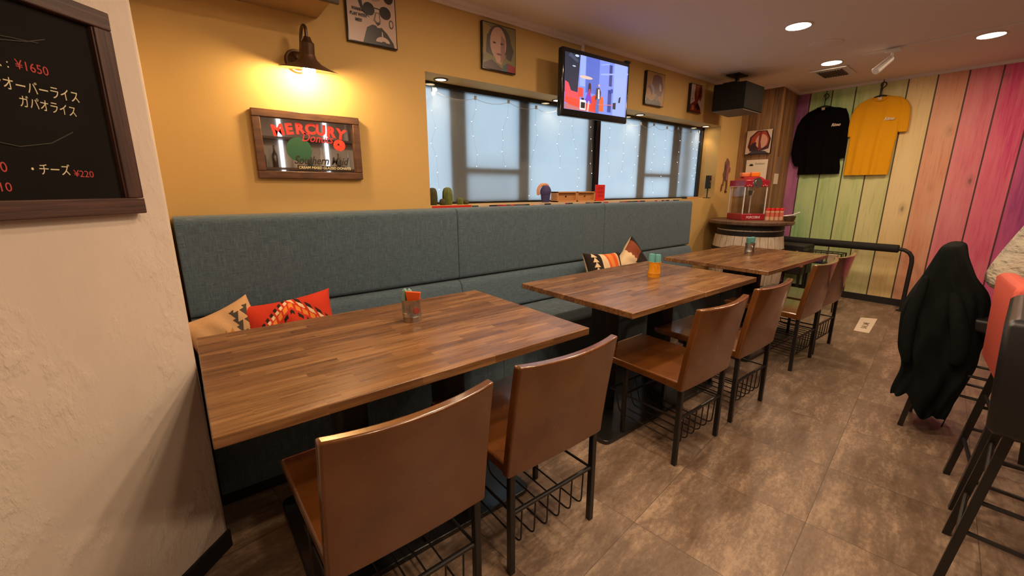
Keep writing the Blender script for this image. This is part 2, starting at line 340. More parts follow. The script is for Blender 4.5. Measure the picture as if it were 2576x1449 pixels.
def obj(name, bm, m, parent=None, bevel=0, smooth=True, angle=35, world=False, subsurf=0, seg=2):
    bmesh.ops.recalc_face_normals(bm, faces=bm.faces)
    me = bpy.data.meshes.new(name)
    if world and parent is not None: bm.transform(ORG[parent.name])
    bm.to_mesh(me); bm.free()
    for x in (m if isinstance(m, (list, tuple)) else [m]): me.materials.append(x)
    if smooth:
        for p in me.polygons: p.use_smooth = True
        me.set_sharp_from_angle(angle=math.radians(angle))
    o = bpy.data.objects.new(name, me); col.objects.link(o)
    if parent is not None:
        o.parent = parent
        if parent.name in ORG: ORG[o.name] = ORG[parent.name]
    if bevel:
        b = o.modifiers.new('bevel', 'BEVEL'); b.width = bevel; b.segments = seg; b.limit_method = 'ANGLE'; b.angle_limit = math.radians(40)
    if subsurf:
        s = o.modifiers.new('sub', 'SUBSURF'); s.levels = s.render_levels = subsurf
    return o
def thing(name, label, cat, loc=(0, 0, 0), rz=0, group=None, kind=None):
    o = bpy.data.objects.new(name, None); o.empty_display_size = .1; col.objects.link(o)
    o.location = loc; o.rotation_euler = (0, 0, rz); tag(o, label, cat, group, kind)
    ORG[o.name] = (Matrix.Translation(loc) @ Matrix.Rotation(rz, 4, 'Z')).inverted(); return o
def tag(o, label=None, cat=None, group=None, kind=None):
    if label: o['label'] = label
    if cat: o['category'] = cat
    if group: o['group'] = group
    if kind: o['kind'] = kind
    return o
def recenter(o, loc):
    o.data.transform(Matrix.Translation(-Vector(loc))); o.location = loc; return o
def copy_tree(o, loc=None, rz=None, label=None, parent=None):
    c = o.copy(); col.objects.link(c); c.parent = parent
    if loc is not None: c.location = loc
    if rz is not None: c.rotation_euler = (0, 0, rz)
    if label: c['label'] = label
    for ch in list(o.children): copy_tree(ch, parent=c)
    return c
def struct(name, bm, m, **k):
    o = obj(name, bm, m, **k); o['kind'] = 'structure'; return o
NB = bmesh.new

# text -> bmesh in the local XY plane
def text_bm(bm, s, size, x=0, y=0, rot=0, ext=.0006, align='LEFT', shear=0, bold=0, mi=0, xf=None, wx=1):
    cu = bpy.data.curves.new('t', 'FONT'); cu.body = s; cu.size = size; cu.extrude = ext; cu.align_x = align; cu.shear = shear; cu.offset = bold
    cu.resolution_u = 3; o = bpy.data.objects.new('t', cu); col.objects.link(o)
    dg = bpy.context.evaluated_depsgraph_get(); me = bpy.data.meshes.new_from_object(o.evaluated_get(dg))
    m = Matrix.Translation((x, y, 0)) @ Matrix.Rotation(rot, 4, 'Z') @ Matrix.Diagonal((wx, 1, 1, 1))
    if xf is not None: m = xf @ m
    me.transform(m)
    n0 = len(bm.faces); bm.from_mesh(me); bm.faces.ensure_lookup_table()
    for f in bm.faces[n0:]: f.material_index = mi
    bpy.data.objects.remove(o); bpy.data.curves.remove(cu); bpy.data.meshes.remove(me)
def frame_mat(o, xd, yd):
    """matrix mapping local XY plane to origin o with axes xd (right) and yd (up)"""
    xd = Vector(xd).normalized(); yd = Vector(yd).normalized(); n = xd.cross(yd)
    return Matrix.Translation(o) @ Matrix((xd, yd, n)).transposed().to_4x4()
def shapes_obj(name, xf, w, h, base, shapes, parent, lift=.00012, mats=None, emit=0, world=True):
    """flat print: shapes=[((r,g,b),[(u,v)..])], u,v in 0..1 of w x h, layered in front of each other"""
    bm = NB(); ms = []; idx = {}
    def mi(c):
        if c not in idx:
            idx[c] = len(ms); ms.append(emis('screen_%d_%d_%d' % c, srgb(*c), emit) if emit else flat(*c, .35))
        return idx[c]
    for k, (c, poly) in enumerate([(base, [(0, 0), (1, 0), (1, 1), (0, 1)])] + shapes):
        vs = [bm.verts.new(xf @ Vector((u * w, v * h, lift * k))) for u, v in poly]
        try: f = bm.faces.new(vs); f.material_index = mi(c)
        except ValueError: pass
    me = bpy.data.meshes.new(name)
    if world and parent is not None: bm.transform(ORG[parent.name])
    bm.to_mesh(me); bm.free()
    for m in ms: me.materials.append(m)
    o = bpy.data.objects.new(name, me); col.objects.link(o); o.parent = parent; return o
def ell(cx, cy, rx, ry, n=20, a0=0, a1=2 * PI, rot=0):
    o = []
    for i in range(n):
        a = a0 + (a1 - a0) * i / (n if a1 - a0 >= 2 * PI - .01 else n - 1)
        x, y = rx * math.cos(a), ry * math.sin(a)
        o.append((cx + x * math.cos(rot) - y * math.sin(rot), cy + x * math.sin(rot) + y * math.cos(rot)))
    return o

# ================================================================== THE ROOM
XF = 6.185
b = NB(); bb(b, -1.6, 7, -5.2, .6, -.06, 0); struct('floor', b, M['floor'], smooth=False)
b = NB(); bb(b, -1.6, 7, -5.2, .6, CEIL, CEIL + .08); struct('ceiling', b, M['ceiling'], smooth=False)
WX0, WX1, WZ0, WZ1, WT = 1.316, 5.048, 1.166, 1.974, .26
b = NB()
bb(b, -.2, WX0, 0, WT, 0, CEIL); bb(b, WX1, XF + .2, 0, WT, 0, CEIL); bb(b, WX0, WX1, 0, WT, 0, WZ0); bb(b, WX0, WX1, 0, WT, WZ1, CEIL)
struct('wall_back', b, M['yellow'], smooth=False)
b = NB(); bb(b, XF, XF + .15, -5.1, .2, 0, CEIL); struct('wall_right', b, M['rainbow'], smooth=False)
b = NB(); prism(b, [(5.53, .0), (5.53, -.425), (XF, -.352), (XF, 0)], 0, CEIL); struct('wall_column', b, M['panelling'], smooth=False)
b = NB(); prism(b, [(-.021, -.885), (-1.15, -2.014), (-1.4, -2.014), (-1.4, .2), (-.032, .2)], 0, CEIL)
struct('wall_left', b, M['plaster'], bevel=.008)
b = NB(); bb(b, -1.5, -1.4, -5.1, .2, 0, CEIL); struct('wall_side', b, M['plaster'], smooth=False)
b = NB(); bb(b, -1.5, XF + .1, -4.95, -4.85, 0, CEIL); struct('wall_front', b, mat('pale_panel', (.55, .47, .40), .7), smooth=False)
# baseboards
def diag(d, off=0, z=0):   # point on the slanted wall, d metres left of its corner, off metres in front
    return Vector((-.021 - d * .70711 + off * .70711, -.885 - d * .70711 - off * .70711, z))
b = NB(); P = [diag(-.005, 0), diag(1.6, 0), diag(1.6, .01), diag(-.005, .01)]; prism(b, [(p.x, p.y) for p in P], 0, .068)
struct('baseboard_left', b, M['blackmatte'])
b = NB(); bb(b, XF - .014, XF, -4.85, -.36, 0, .075); struct('baseboard_right', b, M['blackmatte'])
b = NB(); bb(b, 4.31, 5.53, -.012, 0, 0, .07); struct('baseboard_back', b, M['blackmatte'])
# ceiling trim
b = NB(); xprism(b, [(0, CEIL), (0, CEIL - .03), (-.012, CEIL - .03), (-.03, CEIL - .008), (-.03, CEIL)], -.03, 5.53); struct('trim_1', b, M['trimwhite'])
b = NB(); bb(b, XF - .03, XF, -4.85, -.36, CEIL - .028, CEIL); struct('trim_2', b, M['trimwhite'])
b = NB(); prism(b, [(5.53, 0), (5.50, 0), (5.50, -.452), (XF - .03, -.38), (XF - .03, -.352), (5.53, -.425)], CEIL - .028, CEIL); struct('trim_3', b, M['trimwhite'])
# panel joint lines of the ceiling
# window
GY = .222
win = thing('window_1', 'long window recess with black aluminium frame and frosted panes', 'window', ((WX0 + WX1) / 2, GY, WZ0), kind='structure')
for k in ('label', 'category'): del win[k]
b = NB(); bb(b, WX0, WX1, GY - .03, GY + .03, WZ1 - .032, WZ1); bb(b, WX0, WX1, GY - .03, GY + .03, WZ0, WZ0 + .014)
bb(b, WX0, WX0 + .03, GY - .03, GY + .03, WZ0, WZ1); bb(b, WX1 - .05, WX1, GY - .03, GY + .03, WZ0, WZ1); bb(b, 3.135, 3.185, GY - .035, GY + .03, WZ0, WZ1)
obj('window_frame', b, M['blackgloss'], win, bevel=.002, world=True)
for x0, x1 in ((WX0 + .03, 3.14), (3.18, WX1 - .05)):
    b = NB(); bb(b, x0, x1, GY, GY + .006, WZ0 + .01, WZ1 - .03); obj('frosted_pane', b, M['frost'], win, smooth=False, world=True)
b = NB(); Y0, Y1 = GY + .012, GY + .04
for x0, x1 in ((1.61, 1.745), (2.24, 2.35), (3.05, 3.135), (3.83, 3.965), (4.44, 4.61)): bb(b, x0, x1, Y0, Y1, WZ0, WZ1 + .02)
bb(b, 1.7, 2.3, Y0, Y1, 1.385, 1.43); bb(b, 3.9, 4.5, Y0, Y1, 1.395, 1.435)
obj('outer_sash', b, mat('outer_sash_dark', (.02, .02, .022), .5), win, smooth=False, world=True)
b = NB(); bb(b, 1.7, 2.27, GY + .18, GY + .2, 1.16, 1.36); bb(b, 4.66, 4.86, GY + .09, GY + .11, 1.16, 1.99)
obj('outer_rail', b, mat('outer_rail_grey', (.16, .17, .19), .6), win, smooth=False, world=True)
# ================================================================== CEILING FITTINGS
def downlight(x, y, label, z=CEIL, r=.075, m='down', name='ceiling_downlight', grp='round ceiling downlights'):
    t = thing(name, label, 'ceiling light', (x, y, z), group=grp)
    bm = NB(); lathe(bm, [(r + .014, -.001), (r + .014, -.005), (r + .002, -.006), (r, -.001)], seg=40); obj('trim_ring', bm, M['white'] if m == 'down' else M['bronze'], t)
    bm = NB(); lathe(bm, [(r, -.002), (r * .6, -.004), (.0001, -.004)], seg=40); obj('diffuser', bm, M[m], t); return t
downlight(3.70, -1.16, 'glowing round ceiling downlight nearest the television')
downlight(4.972, -1.012, 'glowing round ceiling downlight beside the square air vent')
downlight(5.06, -2.00, 'glowing round ceiling downlight near the pink wall planks')
downlight(1.55, -1.75, 'added unseen ceiling downlight above the nearest table'); downlight(.55, -3.1, 'added unseen ceiling downlight behind the viewer')  # two invented downlights outside the frame, added to light the front of the room
downlight(.95, -2.3, 'added unseen ceiling downlight beside the white slanted wall'); downlight(1.16, -1.22, 'added unseen ceiling downlight over the nearest chairs'); downlight(2.43, -1.2, 'added unseen ceiling downlight over the middle table'); downlight(1.6, -3.2, 'added unseen ceiling downlight above the counter end')  # four more added out of view to brighten wall, chairs and tables
downlight(2.9, -3.4, 'added unseen ceiling downlight above the bar stools')  # also an added lamp out of view, fill for the counter side
for x, y, l in ((1.489, .115, 'small recessed spot over the cactus end of the window'), (2.56, .12, 'small recessed spot in window soffit hidden behind television'), (3.67, .12, 'small recessed spot in window soffit just right of television'), (4.93, .12, 'small recessed spot over the right end of the window')):
    t = downlight(x, y, l, WZ1, .034, 'recess', 'recessed_spotlight', 'recessed spots in the window soffit')
    sp = bpy.data.lights.new('recess_spot', 'SPOT'); sp.energy = 2.6; sp.color = (1, .70, .40); sp.spot_size = 1.9; sp.spot_blend = .7; sp.shadow_soft_size = .02
    so = bpy.data.objects.new('recess_lamp', sp); col.objects.link(so); so.parent = t; so.location = (0, 0, -.012); so.rotation_euler = (math.radians(12), 0, 0)
# vent
t = thing('air_vent', 'square white ceiling air vent with dark grille beside shirts wall', 'vent', (5.36, -.92, CEIL), rz=.05)
b = NB(); box(b, (0, 0, -.008), (.42, .30, .016)); obj('vent_frame', b, M['white'], t, bevel=.003)
b = NB(); box(b, (-.02, 0, -.018), (.30, .2, .008))
for i in range(9): box(b, (-.02, -.085 + i * .021, -.024), (.29, .004, .008))
obj('grille', b, mat('grille', (.10, .08, .07), .6), t)
b = NB(); lathe(b, [(.115, 0), (.115, -.004), (.10, -.009), (.0001, -.010)], seg=40)
tag(recenter(obj('ceiling_cover', b, M['ceiling']), (0, 0, 0)), 'round flush cover plate on ceiling between two downlights', 'cover plate').location = (4.305, -1.155, CEIL)
t = thing('lighting_track', 'slim ceiling lighting track running above the pink planks', 'track', (4.86, -2.3, CEIL), rz=-.02)
b = NB(); box(b, (0, -.3, -.006), (.034, 2.7, .012)); obj('rail', b, M['ceiling'], t, bevel=.002)
t = thing('track_spotlight', 'small white adjustable spotlight hanging from the ceiling track', 'spotlight', (4.855, -1.47, CEIL))
b = NB(); bb(b, -.017, .017, -.05, .05, -.035, -.012); cyl(b, (0, 0, -.03), (0, 0, -.085), .008); obj('adapter', b, M['white'], t, bevel=.003)
b = NB(); cyl(b, (.0, .0, -.08), (-.10, .07, -.185), .024, .030, 28); obj('lamp_head', b, M['white'], t, bevel=.003)

# ================================================================== WALL LAMP
LX, LY, LZ = .613, -.15, 1.842
TILT = Matrix.Translation((0, -.15, .08)) @ Matrix.Rotation(math.radians(10), 4, 'X') @ Matrix.Translation((0, .15, -.08))
t = thing('wall_lamp', 'aged bronze gooseneck wall lamp glowing above the bakery mirror', 'wall lamp', (LX, 0, LZ))
b = NB(); cyl(b, (-.02, 0, .065), (-.02, -.014, .065), .058, .052, 40); sph(b, (-.02, -.014, .065), (.045, .014, .045)); obj('wall_plate', b, M['bronze'], t)
b = NB(); tube(b, [(-.02, -.02, .065), (-.015, -.06, .075), (-.012, -.085, .12), (-.01, -.088, .165), (-.007, -.105, .195), (-.004, -.128, .203), (0, -.148, .19), (0, -.15, .155), (0, -.15, .11)], .0075, 12, .02); obj('gooseneck', b, M['bronze'], t)
b = NB(); lathe(b, [(.0001, .145), (.014, .145), (.022, .125), (.030, .118), (.031, .062), (.0001, .06)], (0, -.15, 0)); b.transform(TILT); sk = obj('socket_cup', b, M['bronze'], t)
b = NB(); lathe(b, [(.032, .068), (.038, .05), (.06, .030), (.10, .012), (.132, .002), (.132, 0), (.10, .009), (.06, .026), (.036, .045), (.030, .064)], (0, -.15, 0), 48); 
b.transform(TILT); obj('lamp_shade', b, [mat('shade_bronze', (.12, .06, .035), .45, metal=.4)], t)
b = NB(); lathe(b, [(.0001, -.052), (.012, -.050), (.024, -.038), (.030, -.018), (.029, .004), (.020, .028), (.013, .045), (.012, .062)], (0, -.15, 0), 24); b.transform(TILT); obj('bulb', b, M['bulb'], sk)
# shelf
b = NB(); bb(b, -.03, .712, -.262, -.001, 2.127, 2.155)
prismb = b
t = thing('wall_shelf', 'wooden shelf box high on yellow wall above the lamp', 'shelf', (.34, 0, 2.127))
obj('shelf_board', b, mat('shelf_wood', (.30, .19, .09), .7), t, bevel=.003, world=True)
b = NB(); bb(b, -.03, .74, -.285, -.263, 2.118, 2.30); obj('front_board', b, mat('shelf_front', (.05, .03, .02), .6), t, bevel=.002, world=True)

# ================================================================== FRAMED THINGS ON THE YELLOW WALL
def picture(name, label, cat, x0, x1, z0, z1, base, shapes, depth=.03, edge=None, fw=.006, group=None):
    """canvas / framed print hanging on the yellow wall"""
    t = thing(name, label, cat, ((x0 + x1) / 2, 0, z0), group=group)
    bm = NB(); bb(bm, x0, x1, -depth, -.002, z0, z1)
    obj('frame', bm, edge or M['blackgloss'], t, bevel=.002, world=True)
    xf = frame_mat((x0 + fw, -depth - .0012, z0 + fw), (1, 0, 0), (0, 0, 1))
    shapes_obj('print', xf, x1 - x0 - 2 * fw, z1 - z0 - 2 * fw, base, shapes, t)
    return t, xf
# mirror
mx0, mx1, mz0, mz1 = .352, .878, 1.325, 1.660
t = thing('advertising_mirror', 'walnut framed mirror with red bakery lettering under the wall lamp', 'mirror', ((mx0 + mx1) / 2, 0, mz0))
fw = .038
for (a, c, e, f) in ((mx0, mx1, mz0, mz0 + fw), (mx0, mx1, mz1 - fw, mz1)):
    b = NB(); pr_ = [(a, e), (c, e), (c - (fw if f == mz0 + fw else 0), f), (a + (fw if f == mz0 + fw else 0), f)]
    b = NB(); bb(b, a, c, -.028, -.002, e, f); obj('frame_rail', b, M['walnut'], t, bevel=.004, world=True)
for a in (mx0, mx1 - fw):
    b = NB(); bb(b, a, a + fw, -.0282, -.002, mz0 + fw, mz1 - fw); obj('frame_stile', b, M['walnut'], t, bevel=.004, world=True)
b = NB(); bb(b, mx0 + fw, mx1 - fw, -.012, -.004, mz0 + fw, mz1 - fw); obj('mirror_glass', b, M['mirror'], t, smooth=False, world=True)
X0, Z0, WW, HH = mx0 + fw, mz0 + fw, mx1 - mx0 - 2 * fw, mz1 - mz0 - 2 * fw
xf = frame_mat((X0, -.0135, Z0), (1, 0, 0), (0, 0, 1))
b = NB()
for i, ch in enumerate('MERCURY'):
    u = .15 + i * .112; a = (u - .49); text_bm(b, ch, .072, u * WW + .012, (.80 - a * a * .55) * HH - .012, -a * .55, .0005, 'CENTER', 0, .0035, 0, xf, 1.0)
obj('red_letters', b, flat(222, 48, 40, .5), t, world=True)
b = NB(); text_bm(b, 'Donuts', .062, .40 * WW, .60 * HH, -.02, .0005, 'LEFT', .35, .0, 0, xf, .85); obj('script_letters', b, flat(200, 40, 45, .5), t, world=True)
b = NB(); text_bm(b, 'Southern Maid', .058, .30 * WW, .155 * HH, 0, .0005, 'LEFT', .35, .0008, 0, xf, .80); obj('dark_script', b, flat(40, 34, 24, .5), t, world=True)
b = NB(); vs = [b.verts.new(xf @ Vector((u * WW, v * HH, -.0004))) for u, v in ((.33, .045), (.88, .045), (.88, .125), (.33, .125))]; b.faces.new(vs); obj('dark_banner', b, flat(35, 28, 20), t, smooth=False, world=True)
b = NB(); text_bm(b, 'CREAM MIXED GLAZED DONUTS', .0185, .34 * WW, .06 * HH, 0, .0005, 'LEFT', .15, .0004, 0, xf, .98); obj('cream_letters', b, flat(225, 215, 170, .5), t, world=True)
b = NB(); text_bm(b, 'SINCE 1937', .011, .56 * WW, .008 * HH, 0, .0004, 'LEFT', 0, .0002, 0, xf, 1); obj('small_letters', b, flat(60, 45, 35, .5), t, world=True)
b = NB(); rr = [xf @ Vector((.83 * WW + .032 * math.cos(a * PI / 16), .56 * HH + .030 * math.sin(a * PI / 16), 0)) for a in range(32)]; ri = [xf @ Vector((.82 * WW + .006 * math.cos(a * PI / 16), .575 * HH + .005 * math.sin(a * PI / 16), 0)) for a in range(32)]
va = [b.verts.new(p) for p in rr]; vb = [b.verts.new(p) for p in ri]
for i in range(32): b.faces.new((va[i], va[(i + 1) % 32], vb[(i + 1) % 32], vb[i]))
obj('doughnut_print', b, flat(226, 62, 34, .5), t, smooth=False, world=True)
b = NB(); vs = [b.verts.new(xf @ Vector((.37 * WW + .062 * math.cos(a * PI / 16), .43 * HH + .062 * math.sin(a * PI / 16), -.0006))) for a in range(32)]; b.faces.new(vs)
obj('green_disc', b, flat(38, 92, 62, .5), t, smooth=False, world=True)

# animal poster: generic black and white head with round dark glasses
W_, G_, K_ = (196, 170, 155), (120, 100, 90), (30, 22, 18)
t, xf = picture('poster', 'black and white animal poster with dark sunglasses near ceiling', 'poster', .857, 1.138, 2.052, 2.345, W_,
    [(K_, [(.28, 0), (.95, 0), (.93, .08), (.80, .24), (.68, .33), (.50, .35), (.38, .28), (.32, .12)]),
     (K_, ell(.47, .80, .25, .34)), (W_, ell(.57, .76, .27, .33)), (W_, [(.38, .72), (.60, .30), (.66, .30), (.84, .70)]),
     ((165, 140, 125), ell(.56, .88, .16, .12)),
     (K_, ell(.44, .61, .12, .115)), (K_, ell(.78, .60, .125, .115)), (K_, [(.5, .66), (.72, .65), (.72, .63), (.5, .64)]),
     (G_, [(.57, .58), (.52, .42), (.60, .36), (.68, .42), (.66, .58)]), (W_, [(.59, .56), (.56, .44), (.61, .40), (.65, .44), (.64, .56)]),
     (K_, [(.55, .40), (.61, .34), (.68, .40)]), (K_, [(.56, .31), (.63, .29), (.70, .32), (.63, .31)]),
     (W_, ell(.70, .06, .15, .10, 20, 0, PI)), (K_, ell(.72, .04, .06, .04, 20, 0, PI)), (W_, [(.68, .16), (.71, .16), (.70, .25), (.685, .25)]), (K_, ell(.86, .90, .11, .13)), ((80, 65, 58), ell(.90, .42, .05, .08)), (W_, ell(.90, .42, .03, .055))], .022)
b = NB()
for i, s in enumerate(('WANNA', 'PLAY WITH', 'ME!!?')): text_bm(b, s, .021, .058, .150 - i * .026, 0, .0004, 'CENTER', 0, .0007, 0, xf @ Matrix.Translation((0, 0, .0032)), .82)
obj('caption', b, flat(30, 22, 18), t, world=True)
SK, SH = (190, 150, 130), (70, 62, 48)
picture('canvas_print', 'painted portrait canvas with dark wavy hair left of the television', 'picture', 1.727, 2.008, 2.052, 2.338, (120, 112, 70),
    [((150, 130, 70), [(0, .3), (.2, .4), (.25, .9), (0, 1)]), (SH, ell(.50, .66, .36, .34)), (SH, [(.12, .75), (.08, .35), (.30, .3), (.30, .8)]), (SH, [(.78, .8), (.95, .5), (.86, .25), (.7, .3)]),
     (SK, ell(.46, .60, .25, .36)), (SK, [(.25, .5), (.40, .18), (.55, .14), (.70, .5)]), ((150, 110, 95), [(.55, .8), (.68, .7), (.66, .3), (.52, .16)]),
     ((120, 70, 62), ell(.48, .36, .08, .025)), ((60, 48, 40), ell(.34, .60, .05, .022)), ((60, 48, 40), ell(.57, .60, .05, .022)),
     ((70, 45, 35), [(0, 0), (0, .10), (.25, .22), (.6, .04), (.6, 0)]), ((60, 90, 85), [(.55, 0), (.62, .14), (.74, .2), (.74, 0)]), ((140, 30, 35), [(.74, 0), (.74, .2), (1, .14), (1, 0)])], .025)
picture('canvas_print', 'dark red and gold abstract canvas right of the television', 'picture', 3.53, 3.822, 2.036, 2.322, (150, 105, 35),
    [((88, 34, 34), [(.28, .62), (.34, .9), (.55, .97), (.8, .92), (.95, .6), (.85, .3), (.62, .3), (.4, .4)]), ((120, 60, 58), [(.0, .5), (.2, .66), (.34, .60), (.3, .5)]),
     ((130, 105, 100), ell(.1, .42, .34, .26, 20, -.6, 1.4)), ((60, 45, 42), ell(.1, .38, .24, .18, 20, -.6, 1.5)), ((165, 150, 140), [(.72, .72), (.80, .66), (.84, .5), (.76, .44), (.70, .55)]),
     ((70, 62, 58), [(0, 0), (0, .2), (.3, .1), (.6, .25), (.82, .1), (.82, 0)]), ((110, 90, 80), ell(.6, .22, .1, .09))], .03)
picture('canvas_print', 'rust brown abstract canvas beside the hanging speaker', 'picture', 4.29, 4.528, 2.048, 2.322, (175, 150, 140),
    [((105, 42, 25), [(.35, 1), (.30, .6), (.36, .4), (.0, .25), (0, 0), (.95, 0), (.9, .15), (.62, .38), (.72, .5), (.85, .42), (.95, .62), (.92, .9), (.85, 1)]),
     ((140, 72, 48), [(.45, 1), (.42, .75), (.58, .5), (.62, .8), (.7, 1)]), ((60, 20, 14), [(.8, 1), (.7, .7), (.6, .45), (.7, .55), (.9, .8)]), ((45, 20, 15), [(.4, .2), (.6, .36), (.9, .15), (.7, .1)]),
     ((165, 90, 70), [(.1, .05), (.14, .22), (.3, .25), (.36, .08)]), ((120, 100, 92), [(.06, .44), (.24, .44), (.24, .47), (.06, .47)])], .03)

# ================================================================== TELEVISION
TC = Vector((2.62, -.22, 2.012)); trz = -.037
t = thing('television', 'black flat television showing a blue scene, mounted above the window', 'television', TC, trz)
b = NB(); box(b, (0, 0, 0), (.722, .05, .452)); obj('housing', b, M['blackgloss'], t, bevel=.012, seg=3)
b = NB(); box(b, (.345, .0, .232), (.05, .045, .02)); obj('top_module', b, M['blackgloss'], t, bevel=.004)
xf = frame_mat((-.336, -.0262, -.178), (1, 0, 0), (0, 0, 1))
BL, BL2, BL3 = (120, 140, 225), (85, 105, 195), (150, 170, 240)
scr = shapes_obj('screen', xf, .672, .372, BL, [
    ((35, 40, 60), [(0, .3), (.19, .3), (.22, 1), (0, 1)]), ((60, 70, 95), [(.04, .95), (.18, .85), (.2, .9), (.08, 1)]), ((190, 210, 255), ell(.17, .97, .03, .02)), ((180, 200, 240), ell(.13, .78, .025, .012)),
    (BL2, [(.31, .35), (.31, 1), (.52, 1), (.52, .35)]), (BL3, [(.22, .45), (.22, 1), (.30, 1), (.30, .45)]), (BL3, [(.76, 0), (.76, 1), (.98, 1), (.98, 0)]), ((50, 60, 130), [(.68, .55), (.68, .95), (.73, .95), (.73, .55)]), ((55, 65, 140), [(.67, .05), (.67, .48), (.73, .48), (.73, .05)]),
    (BL3, [(.54, .72), (1, .84), (1, .87), (.54, .75)]), (BL3, [(.54, .90), (.68, .95), (.68, .97), (.54, .92)]),
    ((225, 75, 85), [(0, .12), (0, .5), (.05, .47), (.09, .34), (.22, .32), (.22, .12)]), ((235, 70, 50), [(0, .12), (0, .22), (.2, .2), (.5, .10), (.5, .0), (.2, .02)]), ((225, 70, 55), [(.19, .25), (.19, .42), (.27, .42), (.27, .25)]),
    ((215, 60, 45), [(.39, .05), (.39, .28), (.46, .34), (.50, .20), (.50, .05)]), ((240, 95, 45), [(.52, .04), (.52, .32), (.58, .32), (.60, .26), (.60, .04)]), ((250, 190, 170), ell(.31, .62, .10, .028)), ((190, 110, 110), [(0, 0), (0, .1), (.3, .03), (.3, 0)]),
    ((120, 60, 190), [(.30, .20), (.34, .36), (.38, .36), (.41, .18), (.35, .16)]), ((235, 190, 180), ell(.365, .50, .014, .022)), ((60, 35, 40), [(.345, .5), (.36, .54), (.385, .52), (.39, .38), (.34, .38)]), ((225, 180, 165), [(.33, .0), (.35, .2), (.37, .2), (.36, .0)]), ((170, 50, 90), [(.345, .3), (.35, .42), (.38, .42), (.385, .3)]),
    ((75, 45, 40), [(.46, .24), (.47, .46), (.52, .48), (.55, .40), (.54, .26)]), ((230, 220, 230), [(.50, .27), (.50, .45), (.52, .45), (.53, .27)]), ((215, 170, 160), ell(.51, .52, .014, .025)), ((85, 105, 170), [(.46, .0), (.48, .27), (.53, .27), (.52, .0)]),
    ((245, 245, 250), [(.22, .02), (.22, .2), (.31, .2), (.31, .02)]), ((20, 20, 26), [(.235, .05), (.235, .16), (.30, .16), (.30, .05)]), ((20, 20, 26), ell(.26, .22, .022, .02)),
    ((35, 30, 45), [(.75, .12), (.75, .24), (.80, .25), (.80, .12)]), ((30, 25, 40), [(.84, .26), (.87, .26), (.88, .38), (.85, .36)]), ((50, 60, 150), [(.70, .42), (.70, .50), (.74, .50), (.74, .42)]), ((200, 120, 130), [(.50, .17), (.75, .20), (.75, .18), (.5, .155)])],
    t, lift=.0003, emit=1.0, world=False)
b = NB(); text_bm(b, 'LGE', .012, 0, -.212, 0, .0004, 'CENTER', 0, 0, 0, Matrix.Translation((0, -.0262, 0)) @ Matrix.Rotation(PI / 2, 4, 'X')); b.free()
b = NB(); box(b, (0, .045, .05), (.16, .05, .16)); box(b, (0, .12, .05), (.05, .12, .05)); box(b, (0, .19, .05), (.16, .02, .2)); obj('wall_bracket', b, M['blackmatte'], t)
b = NB(); xprism(b, [(-.001, 2.30), (-.012, 2.30), (-.012, 2.385), (-.001, 2.385)], 2.685, 2.715); bb(b, 1.2, 2.7, -.016, -.001, 2.366, 2.386)
tag(recenter(obj('cable_cover', b, M['trimwhite'], bevel=.002), (2.70, 0, 2.33)), 'white plastic cable cover on yellow wall behind the television', 'cable cover')

# ================================================================== HANGING SPEAKER
t = thing('ceiling_speaker', 'large black box speaker hung in ceiling corner by wood panelling', 'speaker', (4.86, -.30, 2.06), rz=0)
b = NB(); S = [(4.50, -.155), (4.56, -.45), (5.00, -.44), (4.98, -.10)]
prism(b, S, 2.055, 2.305); obj('cabinet', b, M['darkbox'], t, bevel=.006, world=True)
b = NB(); prism(b, [(4.52, -.16), (4.57, -.44), (4.98, -.43), (4.96, -.11)], 2.045, 2.056); obj('lit_underside', b, mat('speaker_lit_underside', (.10, .075, .05), .6), t, world=True)  # speaker underside, its lit look put into a paler colour
b = NB(); bb(b, 4.6, 4.9, -.34, -.2, 2.315, 2.33); cyl(b, (4.74, -.27, 2.30), (4.74, -.27, CEIL), .02); bb(b, 4.64, 4.84, -.33, -.2, CEIL - .01, CEIL); obj('bracket', b, M['blackmatte'], t, world=True)

# ================================================================== CHALKBOARD MENU ON THE SLANTED WALL
t = thing('menu_board', 'dark framed chalkboard menu on the slanted white wall', 'menu board', diag(.42, 0, 1.208), rz=math.radians(45))
D0, D1, BZ0, BZ1, F = .088, .75, 1.208, 1.704, .042
def dslab(bm, d0, d1, z0, z1, o0, o1):
    P = [diag(d0, o0), diag(d1, o0), diag(d1, o1), diag(d0, o1)]; prism(bm, [(p.x, p.y) for p in P], z0, z1)
b = NB(); dslab(b, D0, D1, BZ0, BZ0 + F, .002, .028); obj('bottom_rail', b, M['framewood_h'], t, bevel=.003, world=True)
b = NB(); dslab(b, D0, D1, BZ1 - F, BZ1, .002, .028); obj('top_rail', b, M['framewood_h'], t, bevel=.003, world=True)
b = NB(); dslab(b, D0, D0 + F, BZ0 + F, BZ1 - F, .002, .026); dslab(b, D0 + F - .006, D0 + F + .004, BZ0 + F, BZ1 - F, .002, .022); obj('right_stile', b, M['framewood_v'], t, bevel=.002, world=True)
b = NB(); dslab(b, D1 - F, D1, BZ0 + F, BZ1 - F, .002, .026); obj('left_stile', b, M['framewood_v'], t, bevel=.002, world=True)
b = NB(); dslab(b, D0 + F - .004, D1 - F + .004, BZ0 + F - .004, BZ1 - F + .004, .003, .012); obj('chalkboard', b, mat('slate', (.010, .008, .007), .8, var=(3, .35), spec=.12), t, smooth=False, world=True)
def bxf(d, z): 
    return frame_mat(diag(d, .0125, z), (.70711, .70711, 0), (0, 0, 1))
chw, chr_, chf = flat(225, 215, 175, .9), flat(190, 75, 70, .9), flat(70, 68, 60, .9)
